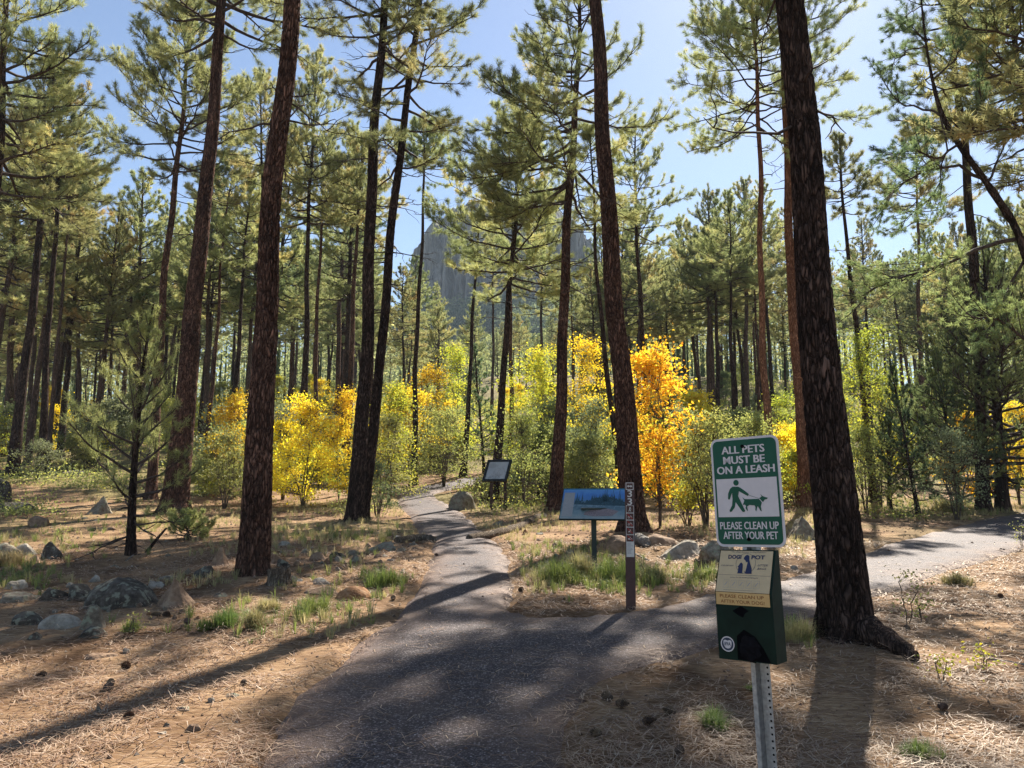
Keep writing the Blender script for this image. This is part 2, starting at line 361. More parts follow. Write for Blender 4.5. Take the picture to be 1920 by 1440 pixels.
def build_path():
    bx0, by0 = PATH.min(0); bx1, by1 = PATH.max(0)
    g = []
    for st, ya, yb in ((.11, by0, 10), (.2, 10, by1)):
        X, Y = np.meshgrid(np.arange(bx0, bx1, st), np.arange(max(ya, by0), yb, st)); q = np.c_[X.ravel(), Y.ravel()]; g.append(q)
    q = np.concatenate(g); q += np.random.default_rng(1).normal(0, .012, q.shape)
    q = q[inside(q, PATH)]; q = q[dist_poly(q, PATH) > .06]
    nb = len(PATH)
    pts = [Vector(p) for p in PATH]+[Vector(p) for p in q]
    vs, es, fs, *_ = delaunay_2d_cdt(pts, [(i, (i+1) % nb) for i in range(nb)], [], 1, 1e-5)
    v = np.array([(p.x, p.y) for p in vs])
    d = dist_poly(v, PATH)
    z = hbase(v[:, 0], v[:, 1])+np.where(d < .02, -.03, .022)+.012*(fbm(np.c_[v*1.7, np.zeros(len(v))], 2, 5)-.5)
    mb = MB(); mb.add(np.c_[v, z], np.array([list(f) for f in fs if len(f) == 3]), np.clip(d/.5, 0, 1), smooth=True)
    m, n, l, out = newmat('asphalt'); b = n.new('ShaderNodeBsdfPrincipled'); b.inputs['Roughness'].default_value = .78; b.inputs['Specular IOR Level'].default_value = .35
    tc = n.new('ShaderNodeTexCoord')
    vo = n.new('ShaderNodeTexVoronoi'); vo.inputs['Scale'].default_value = 85; l.new(tc.outputs['Object'], vo.inputs['Vector'])
    sp = n.new('ShaderNodeSeparateColor'); l.new(vo.outputs['Color'], sp.inputs[0])
    rc = ramp(n, [(0, (.050, .036, .037)), (.55, (.115, .084, .082)), (.85, (.21, .165, .157)), (1, (.40, .345, .33))]); l.new(sp.outputs[0], rc.inputs[0])
    rd = ramp(n, [(.25, (1, 1, 1)), (.62, (.35, .33, .34))]); 
    sc = n.new('ShaderNodeMath'); sc.operation = 'MULTIPLY'; sc.inputs[1].default_value = 1.0; l.new(vo.outputs['Distance'], sc.inputs[0]); l.new(sc.outputs[0], rd.inputs[0])
    mu = n.new('ShaderNodeMixRGB'); mu.blend_type = 'MULTIPLY'; mu.inputs[0].default_value = 1; l.new(rc.outputs[0], mu.inputs[1]); l.new(rd.outputs[0], mu.inputs[2])
    nb2 = n.new('ShaderNodeTexNoise'); nb2.inputs['Scale'].default_value = 1.3; nb2.inputs['Detail'].default_value = 7; nb2.inputs['Roughness'].default_value = .65; l.new(tc.outputs['Object'], nb2.inputs['Vector'])
    # reddish-brown needle dust, thicker towards the edges
    at = n.new('ShaderNodeAttribute'); at.attribute_name = 'tint'
    ed = n.new('ShaderNodeMath'); ed.operation = 'MULTIPLY_ADD'; ed.inputs[1].default_value = -.35; l.new(at.outputs['Fac'], ed.inputs[0]); l.new(nb2.outputs[0], ed.inputs[2])
    rdst = ramp(n, [(.18, (0, 0, 0)), (.55, (.65, .65, .65))]); l.new(ed.outputs[0], rdst.inputs[0])
    mx = n.new('ShaderNodeMixRGB'); l.new(rdst.outputs[0], mx.inputs[0]); l.new(mu.outputs[0], mx.inputs[1]); mx.inputs[2].default_value = (.20, .125, .085, 1)
    l.new(mx.outputs[0], b.inputs['Base Color'])
    bp = n.new('ShaderNodeBump'); bp.inputs['Strength'].default_value = .8; bp.inputs['Distance'].default_value = .006; bp.invert = True
    l.new(vo.outputs['Distance'], bp.inputs['Height']); l.new(bp.outputs[0], b.inputs['Normal'])
    l.new(b.outputs[0], out.inputs[0])
    tag(link('path', mb.mesh('path'), m), 'grey paved forest path with a branch to the right', None, kind='structure')

def build_mountain():
    x0, yc = -4.0, 440.0
    X, Y = np.meshgrid(np.arange(-210, 211, 1.5), np.arange(262, 520, 1.5)); x, y = X.ravel(), Y.ravel()
    p = np.c_[x*.03, y*.03, np.zeros(len(x))]
    r = np.hypot((x-x0)/.97, (y-yc))+22*(fbm(p, 4, 3)-.47)+9*(fbm(p*4, 3, 8)-.47)
    talus = np.interp(r, [0, 60, 90, 130, 165, 185, 330], [108, 100, 86, 62, 42, 30, 12])
    top = np.interp(x, [-66, -56, -49, -41, 0, 30, 44, 56], [134, 143, 150, 160, 163, 156, 148, 136])
    h = talus+(top-104)*np.clip((58-r)/7, 0, 1)+5*(fbm(p*5, 3, 14)-.5)+np.clip((58-r)/9, 0, 1)*7*(np.floor(vnoise(p*3, 9)*4)/4-.4)
    rough = np.clip((66-r)/12, 0, 1)
    crk = np.abs(fbm(np.c_[x*.11, y*.05, h*.012], 4, 4)-.47)*2; xx = x+rough*5*(vnoise(np.c_[x*.2, y*.2, h*.05], 4)-.5); yy = y+rough*(14*np.exp(-(crk/.07)**2)+7*(fbm(np.c_[x*.2, y*.15, h*.11], 4, 6)-.45)+3*(np.floor(h/9)%2))
    nx = X.shape[1]; ny = X.shape[0]
    i = np.arange(ny-1)[:, None]*nx; j = np.arange(nx-1)[None, :]
    F = np.stack([i+j, i+j+1, i+nx+j+1, i+nx+j], -1).reshape(-1, 4)
    mb = MB(); mb.add(np.c_[xx, yy, h], F, np.clip((64-r)/8, 0, 1))
    m, n, l, out = newmat('mountain_rock'); b = n.new('ShaderNodeBsdfPrincipled'); b.inputs['Roughness'].default_value = .95; b.inputs['Specular IOR Level'].default_value = .1
    tc = n.new('ShaderNodeTexCoord'); mp = n.new('ShaderNodeMapping'); mp.inputs['Scale'].default_value = (1, 1, .35); l.new(tc.outputs['Object'], mp.inputs[0])
    t = n.new('ShaderNodeTexNoise'); t.inputs['Scale'].default_value = .18; t.inputs['Detail'].default_value = 9; t.inputs['Roughness'].default_value = .7; l.new(mp.outputs[0], t.inputs['Vector'])
    rk = ramp(n, [(.36, (.055, .055, .056)), (.5, (.13, .128, .125)), (.64, (.23, .22, .21))]); l.new(t.outputs[0], rk.inputs[0])
    t2 = n.new('ShaderNodeTexNoise'); t2.inputs['Scale'].default_value = .35; t2.inputs['Detail'].default_value = 6; l.new(tc.outputs['Object'], t2.inputs['Vector'])
    gr = ramp(n, [(.4, (.035, .05, .025)), (.6, (.10, .115, .055)), (.72, (.2, .18, .11))]); l.new(t2.outputs[0], gr.inputs[0])
    at = n.new('ShaderNodeAttribute'); at.attribute_name = 'tint'
    ad = n.new('ShaderNodeMath'); ad.operation = 'MULTIPLY_ADD'; ad.inputs[1].default_value = 1.0; l.new(at.outputs['Fac'], ad.inputs[0])
    su = n.new('ShaderNodeMath'); su.operation = 'MULTIPLY_ADD'; su.inputs[1].default_value = .8; su.inputs[2].default_value = -.45; l.new(t2.outputs[0], su.inputs[0]); l.new(su.outputs[0], ad.inputs[2])
    rr = ramp(n, [(.4, (0, 0, 0)), (.55, (1, 1, 1))]); l.new(ad.outputs[0], rr.inputs[0])
    mx = n.new('ShaderNodeMixRGB'); l.new(rr.outputs[0], mx.inputs[0]); l.new(gr.outputs[0], mx.inputs[1]); l.new(rk.outputs[0], mx.inputs[2])
    l.new(mx.outputs[0], b.inputs['Base Color'])
    bp = n.new('ShaderNodeBump'); bp.inputs['Strength'].default_value = 1; bp.inputs['Distance'].default_value = 3; l.new(t.outputs[0], bp.inputs['Height']); l.new(bp.outputs[0], b.inputs['Normal'])
    l.new(b.outputs[0], out.inputs[0])
    tag(link('mountain', mb.mesh('mountain'), m), 'grey rock butte with a sheer cliff above the forest', None, kind='structure')
    # scrub and trees on its slopes: nobody could count them
    rng = np.random.default_rng(5)
    mbt = MB(); k = 0
    zi = h.reshape(X.shape)
    for _ in range(5200):
        xx = rng.uniform(-140, 140); yy = rng.uniform(262, 415)
        ii = int((yy-262)/1.5); jj = int((xx+210)/1.5); rr_ = r.reshape(X.shape)[ii, jj]
        if rr_ < 68: continue
        z = zi[ii, jj]; hh = rng.uniform(2.5, 8); w = hh*rng.uniform(.3, .55)
        n_ = 44
        u = norm(rng.normal(size=(n_, 3))); P = u*rng.uniform(.5, 1, (n_, 1))*np.array([w, w, hh*.5])+np.array([xx, yy, z+hh*.5])
        sz = rng.uniform(.5, 1.1, (n_, 1)); A = norm(rng.normal(size=(n_, 3)))*sz; B = norm(rng.normal(size=(n_, 3)))*sz
        V = np.stack([P-A*.7, P+B, P+A*.7], 1).reshape(-1, 3)
        mbt.add(V, np.arange(n_*3).reshape(-1, 3), rng.uniform(0, .8))
    tag(link('hillside_forest', mbt.mesh('hillside_forest'), M['needles_cool']), 'dark scrub and trees covering the slopes below the butte', None, kind='stuff')

def build_litter():
    rng = np.random.default_rng(8)
    N = 150000
    # more needles where they show largest
    y = 2.6+11.5*rng.random(N)**1.7; x = rng.uniform(-1, 1, N)*(y*.75+.5)
    sd = np.full(N, 9.0); q = np.c_[x, y]; sd = path_sd(q)
    clump = fbm(np.c_[q*1.6, np.zeros(N)], 3, 41)
    keep = ((sd > -.03) & (rng.random(N) < np.clip((clump-.22)*3.2, .15, 1))) | ((sd <= -.03) & (rng.random(N) < .06+.40*np.exp(sd/.08)))
    x, y, sd = x[keep], y[keep], sd[keep]; N = len(x)
    z = hground(x, y)+np.where(sd < 0.03, .062, .004)+rng.exponential(.012, N)*(sd > 0)
    a = rng.uniform(0, 2*PI, N); L = rng.uniform(.08, .19, N); bend = rng.normal(0, .5, N); w = rng.uniform(.0013, .0026, N)*np.clip(y/4.5, 1, 2.4)
    up = rng.normal(0, .08, N)+np.where(sd > 0, rng.exponential(.08, N), 0)
    P = np.c_[x, y, z]
    def seg(ang, e): return np.c_[np.cos(ang)*np.cos(e), np.sin(ang)*np.cos(e), np.sin(e)]
    P0 = P; P1 = P0+seg(a, up)*(L/2)[:, None]; P2 = P1+seg(a+bend, -up)*(L/2)[:, None]
    s = np.c_[-np.sin(a+bend/2), np.cos(a+bend/2), np.zeros(N)]*w[:, None]
    V = np.stack([P0-s, P0+s, P1-s, P1+s, P2-s*.4, P2+s*.4], 1).reshape(-1, 3)
    i = np.arange(N)[:, None]*6
    F = np.concatenate([i+np.array([[0, 1, 3, 2]]), i+np.array([[2, 3, 5, 4]])])
    tint = np.clip(rng.beta(2.2, 1.8, N)+.25*(clump[keep]-.45), 0, 1)
    mb = MB(); mb.add(V, F, np.repeat(tint, 6))
    tag(link('needle_litter', mb.mesh('needle_litter'), M['litter']), 'fallen brown pine needles strewn over the forest floor', None, kind='stuff')
    # bits of bark, cone scales and pebbles, too many to count
    N = 10000; y = 3+19*rng.random(N)**1.1; x = rng.uniform(-1, 1, N)*(y*.75+.5); q = np.c_[x, y]; sd = path_sd(q)
    k = (sd > .05) | (rng.random(N) < .05); x, y = x[k], y[k]; N = len(x)
    P = np.c_[x, y, hground(x, y)+np.where(sd[k] < 0.03, .058, .0)]
    sz = rng.uniform(.006, .021, (N, 1))*np.clip(y[:, None]/8, .8, 1.6)
    D = np.array([[1, 0, 0], [0, 1, 0], [-1, 0, 0], [0, -1, 0], [0, 0, .8]])
    J = D[None]*sz[:, None, :]*rng.uniform(.5, 1.3, (N, 5, 3))
    V = (P[:, None]+J).reshape(-1, 3); i = np.arange(N)[:, None]*5
    F = np.concatenate([i+np.array([[a_, b_, 4]]) for a_, b_ in ((0, 1), (1, 2), (2, 3), (3, 0))])
    mb = MB(); mb.add(V, F, np.repeat(rng.random(N), 5))
    tag(link('forest_debris', mb.mesh('forest_debris'), leafmat('debris', [(0, (.06, .034, .022)), (.6, (.20, .115, .065)), (1, (.44, .35, .25))], .0, .03)), 'scraps of bark, cone scales and pebbles on the forest floor', None, kind='stuff')
build_ground(); build_path(); build_mountain()
# ------------------------------------------------------------------ trees
def bark_voronoi(u, v, C, seed):
    """distance-to-edge of a jittered grid, periodic in u over C columns"""
    ui = np.floor(u).astype(int); vi = np.floor(v).astype(int)
    F1 = np.full(u.shape, 9.); F2 = np.full(u.shape, 9.)
    for a in (-1, 0, 1):
        for b in (-1, 0, 1):
            cu = ui+a; cv = vi+b
            h = ((cu % C)*73856093 ^ cv*19349663 ^ seed*83492791) & 0xffffff
            ju = ((h*1103515245+12345) >> 8 & 1023)/1023.; jv = ((h*22695477+1) >> 7 & 1023)/1023.
            d = np.hypot(cu+.5+(ju-.5)*.9-u, cv+.5+(jv-.5)*.9-v)
            F2 = np.where(d < F1, F1, np.minimum(F2, d)); F1 = np.minimum(F1, d)
    return F2-F1
def axis_of(ctrl, H, rng, wob=.05):
    c = np.array(ctrl, float); zs = np.linspace(-.4, H, 80)
    def ex(k):
        z = c[:, 2]; v = np.interp(zs, z, c[:, k])
        s = (c[-1, k]-c[-2, k])/max(z[-1]-z[-2], .1); v = np.where(zs > z[-1], c[-1, k]+s*(zs-z[-1])*.85, v)
        s0 = (c[1, k]-c[0, k])/max(z[1]-z[0], .1); v = np.where(zs < z[0], c[0, k]+s0*(zs-z[0]), v)
        kk = np.ones(7)/7; v2 = np.convolve(np.pad(v, 3, mode='reflect', reflect_type='odd'), kk, 'valid')
        ph = rng.uniform(0, 6, 2); return v2+wob*np.sin(zs*.55+ph[0])*np.clip(zs/4, 0, 1)+.4*wob*np.sin(zs*1.7+ph[1])*np.clip(zs/4, 0, 1)
    X, Y = ex(0), ex(1)
    return lambda z: np.stack([np.interp(z, zs, X), np.interp(z, zs, Y), np.asarray(z, float)], -1)
def trunk_rad(z, r0, H, flare=.3):
    z = np.asarray(z, float); t = np.clip(z/H, 0, 1)
    return r0*((1-.30*np.clip(z/3.5, 0, 1)*.55)*(1-t*.9)**.75+flare*np.exp(-np.clip(z, -.3, 99)/.28))
def trunk_mesh(mb, ax, r0, H, level, seed, flare=.3, zmax_detail=9.0):
    sides, dz = {0: (9, .8), 1: (16, .25), 2: (56, .05), 3: (110, .022)}[level]
    if level >= 2: zz = np.concatenate([np.arange(-.3, min(zmax_detail, H-.01), dz), np.arange(min(zmax_detail, H), H, .4), [H]])
    else: zz = np.concatenate([np.arange(-.3, H, dz), [H]])
    P = ax(zz); R = trunk_rad(zz, r0, H, flare)
    th = np.arange(sides)*2*PI/sides
    Z, T = np.meshgrid(zz, th, indexing='ij')
    rng = np.random.default_rng(seed)
    ph = rng.uniform(0, 6, 4)
    rr = R[:, None]*(1+.045*np.sin(2*T+ph[0]+Z*.3)+.03*np.sin(3*T+ph[1]-Z*.5)+flare*.55*np.exp(-np.clip(Z, -.3, 9)/.22)*np.sin(5*T+ph[2]))
    tint = np.full(Z.shape, 1.0)
    if level >= 2:
        C = max(10, int(2*PI*r0/.058))
        wu = (fbm(np.stack([np.cos(T)*2, np.sin(T)*2, Z*3], -1), 3, seed)-.45)
        e = bark_voronoi(T/(2*PI)*C+wu*2.6, Z/.20+wu*1.8+5, C, seed)
        g = np.clip((e-.03)/.22, 0, 1); g = g*g*(3-2*g)
        fine = fbm(np.stack([np.cos(T)*9, np.sin(T)*9, Z*16], -1), 3, seed+3)-.45
        d = .024*(r0/.2)**.5
        rr = rr+d*(g-.75)+d*.55*fine
        tint = .40+.60*g
    V = P[:, None, :]+np.stack([rr*np.cos(T), rr*np.sin(T), np.zeros_like(T)], -1)
    n = len(zz); i = np.arange(n-1)[:, None]*sides; j = np.arange(sides)[None]; k = (j+1) % sides
    F = np.stack([i+j, i+k, i+sides+k, i+sides+j], -1).reshape(-1, 4)
    mb.add(V.reshape(-1, 3), F, tint.ravel(), smooth=True)

def needles(mb, P, D, n, length, width, rng, spread=.75, droop=.12, tint=None):
    P = np.asarray(P, float).reshape(-1, 3); D = norm(np.asarray(D, float).reshape(-1, 3)); N = len(P)
    if N == 0: return
    R = rng.normal(size=(N, n, 3)); d = norm(D[:, None]*rng.uniform(.15, 1.3, (N, n, 1))+norm(R)*spread)
    L = length*rng.uniform(.65, 1.1, (N, n, 1)); d[..., 2] -= droop*rng.random((N, n)); d = norm(d)
    s = norm(np.cross(d, rng.normal(size=(N, n, 3))))*width/2
    B = P[:, None]+rng.normal(0, length*.12, (N, n, 3))-D[:, None]*rng.uniform(0, length*.5, (N, n, 1))
    V = np.stack([B-s, B+s, B+d*L], 2).reshape(-1, 3)
    if tint is None: tint = np.full(N, .5)
    tt = np.clip(tint[:, None]+rng.normal(0, .07, (N, n)), 0, 1)
    mb.add(V, np.arange(N*n*3).reshape(-1, 3), np.repeat(tt.ravel(), 3))

class Crown:
    def __init__(s, rng): s.rng = rng; s.wood = MB(); s.P = []; s.D = []; s.T = []
    def tuft(s, p, d, t): s.P.append(p); s.D.append(d); s.T.append(t)
    def curve(s, p, az, e0, e1, L, n, wig):
        rng = s.rng; pts = [np.array(p, float)]; st = L/n
        for i in range(n):
            f = (i+.5)/n; e = e0+(e1-e0)*f+rng.normal(0, wig*.6); a = az+rng.normal(0, wig); az += rng.normal(0, wig*.5)
            pts.append(pts[-1]+st*np.array([math.cos(a)*math.cos(e), math.sin(a)*math.cos(e), math.sin(e)]))
        return np.array(pts)
    def twigs(s, pts, r, L, density, gap, base_t, start=.3, sub=.42, sides=4):
        """side shoots with needle tufts along a limb"""
        rng = s.rng; n = len(pts); seg = np.linalg.norm(np.diff(pts, axis=0), axis=1); cum = np.concatenate([[0], np.cumsum(seg)])
        nsub = max(2, int(L*density)); tt = base_t+rng.normal(0, .10)
        for q in range(nsub):
            f = start+(1-start)*(q+rng.random())/nsub; c = f*cum[-1]; i = min(np.searchsorted(cum, c)-1, n-2); i = max(i, 0)
            p = pts[i]+(pts[i+1]-pts[i])*((c-cum[i])/max(seg[i], 1e-6)); d = norm(pts[i+1]-pts[i])
            az = math.atan2(d[1], d[0])+(1 if q % 2 else -1)*rng.uniform(.35, 1.15); e = math.asin(np.clip(d[2], -1, 1))+rng.normal(.12, .25)
            l = L*sub*(1-.55*f)*rng.uniform(.6, 1.25)
            sp = s.curve(p, az, e, e+rng.uniform(.1, .6), l, 4, .16)
            tube(s.wood, sp, np.linspace(r*.38, .004, 5), 3, cap=False)
            m = max(2, int(l/gap))
            for k in range(m):
                g = .25+.75*(k+1)/m; x = g*4; a = min(int(x), 3); pp = sp[a]+(sp[a+1]-sp[a])*(x-a); dd = norm(sp[a+1]-sp[a])
                off = rng.normal(0, .07, 3)*min(1, l); s.tuft(pp+off, dd+off*3, tt+rng.normal(0, .10))
            s.tuft(sp[-1], norm(sp[-1]-sp[-2])+np.array([0, 0, .2]), tt+rng.normal(0, .08))
        s.tuft(pts[-1], norm(pts[-1]-pts[-2]), tt)
    def foliage(s, n, length, width, spread=.75, droop=.12):
        mb = MB()
        if s.P: needles(mb, np.array(s.P), np.array(s.D), n, length, width, s.rng, spread, droop, np.clip(np.array(s.T), 0, 1))
        return mb

def pine_crown(cr, ax, r0, H, lo, Lmax, nl, dens, gap, dead=6, dead_lo=None, droop=.25, tint=.45, azbias=None):
    rng = cr.rng
    for q in range(nl):
        f = ((q+rng.random())/nl)**.92; z = lo+(H-lo-.3)*f; base = ax(np.array([z]))[0]; rt = float(trunk_rad(z, r0, H))
        az = q*2.4+rng.normal(0, .4)
        if azbias and rng.random() < azbias[1]: az = azbias[0]+rng.normal(0, .6)
        prof = (1-f)**.75*(.55+.45*min(1, f/.18)); L = Lmax*(.18+.82*prof)*rng.uniform(.7, 1.2)
        e0 = -droop+rng.normal(0, .15)+f*1.05; e1 = e0+rng.uniform(.2, .75)
        pts = cr.curve(base+np.array([math.cos(az), math.sin(az), 0])*rt*.7, az, e0, e1, L, 7, .13)
        r = min(.010+.017*L, rt*.5)
        tube(cr.wood, pts, np.linspace(r, .007, 8), 5, cap=False)
        cr.twigs(pts, r, L, dens, gap, tint-.25*(rng.random() < .12)+.25*(rng.random() < .10), start=.22 if f > .3 else .35)
    top = ax(np.array([H]))[0]
    for k in range(6): cr.tuft(top-np.array([0, 0, .12*k]), np.array([0, 0, 1.]), tint)
    for q in range(dead):
        z = rng.uniform(dead_lo if dead_lo else lo*.55, lo+.5); az = rng.uniform(0, 2*PI); base = ax(np.array([z]))[0]
        rt = float(trunk_rad(z, r0, H)); L = rng.uniform(.3, 1.6)*(.5+.3*Lmax/2.5)
        pts = cr.curve(base+np.array([math.cos(az), math.sin(az), 0])*rt*.7, az, rng.uniform(-.5, .2), rng.uniform(-.6, .5), L, 6, .22)
        tube(cr.wood, pts, np.linspace(.017, .004, 7), 4, cap=False)
        for k in range(rng.integers(1, 4)):
            i = rng.integers(2, 6); sp = cr.curve(pts[i], az+rng.normal(0, .9), rng.normal(-.1, .5), rng.normal(0, .5), L*.45, 4, .25)
            tube(cr.wood, sp, np.linspace(.009, .003, 5), 3, cap=False)

def pine(label, base, ctrl, r0, H, lo, Lmax=2.4, nl=46, level=1, bark='bark_dark', seed=0, dens=5.0, gap=.12, nn=34, nlen=.18, nw=.010,
         dead=8, dead_lo=None, tint=.45, group=None, droop=.25, azbias=None, name='pine_tree', needle_mat='needles', flare=.3):
    """ctrl: points of the trunk axis above the base, local coordinates"""
    rng = np.random.default_rng(1000+seed)
    ax = axis_of([(0, 0, 0)]+list(ctrl), H, rng)
    t = thing(name, label, 'tree', tuple(base), group)
    mb = MB(); trunk_mesh(mb, ax, r0, H, level, seed, flare); link('trunk', mb.mesh('trunk'), M[bark], t)
    cr = Crown(rng); pine_crown(cr, ax, r0, H, lo, Lmax, nl, dens, gap, dead, dead_lo, droop, tint, azbias)
    link('branches', cr.wood.mesh('branches'), M['limb'], t)
    link('foliage', cr.foliage(nn, nlen, nw).mesh('foliage'), M[needle_mat], t)
    return t
def copy_tree(root, label, loc, rz, sc, group):
    r = root.copy(); COL.objects.link(r); r.location = loc; r.rotation_euler = (0, 0, rz); r.scale = (sc[0], sc[0], sc[1])
    r['label'] = label
    if group: r['group'] = group
    elif 'group' in r: del r['group']
    for ch in list(root.children):
        c = ch.copy(); COL.objects.link(c); c.parent = r
    return r

def px_pine(label, base_px, up_px, wpx, H, crown_px=None, lo=None, depth=None, **kw):
    """a pine whose base and trunk line stand where the photo shows them; crown_px = image row where the live crown starts"""
    b = ground(*base_px) if depth is None else at_depth(base_px[0], depth)
    b[2] = HG(b[0], b[1]) if b[1] < 40 else H1(b[0], b[1])
    ctrl = [tuple(on_plane(u, v, b[1])-b) for u, v in up_px]
    r0 = px_size(wpx, b)/2
    if lo is None: lo = (on_plane(up_px[-1][0], crown_px, b[1])-b)[2]
    if b[1] > 23: kw = dict(dict(nn=26, nw=.015, gap=.12, nlen=.19), **kw)
    kw['nl'] = int(kw.get('nl', 46)*1.25); kw['dens'] = kw.get('dens', 3.6)*1.35
    return pine(label, b, ctrl, r0, H, lo, **kw)

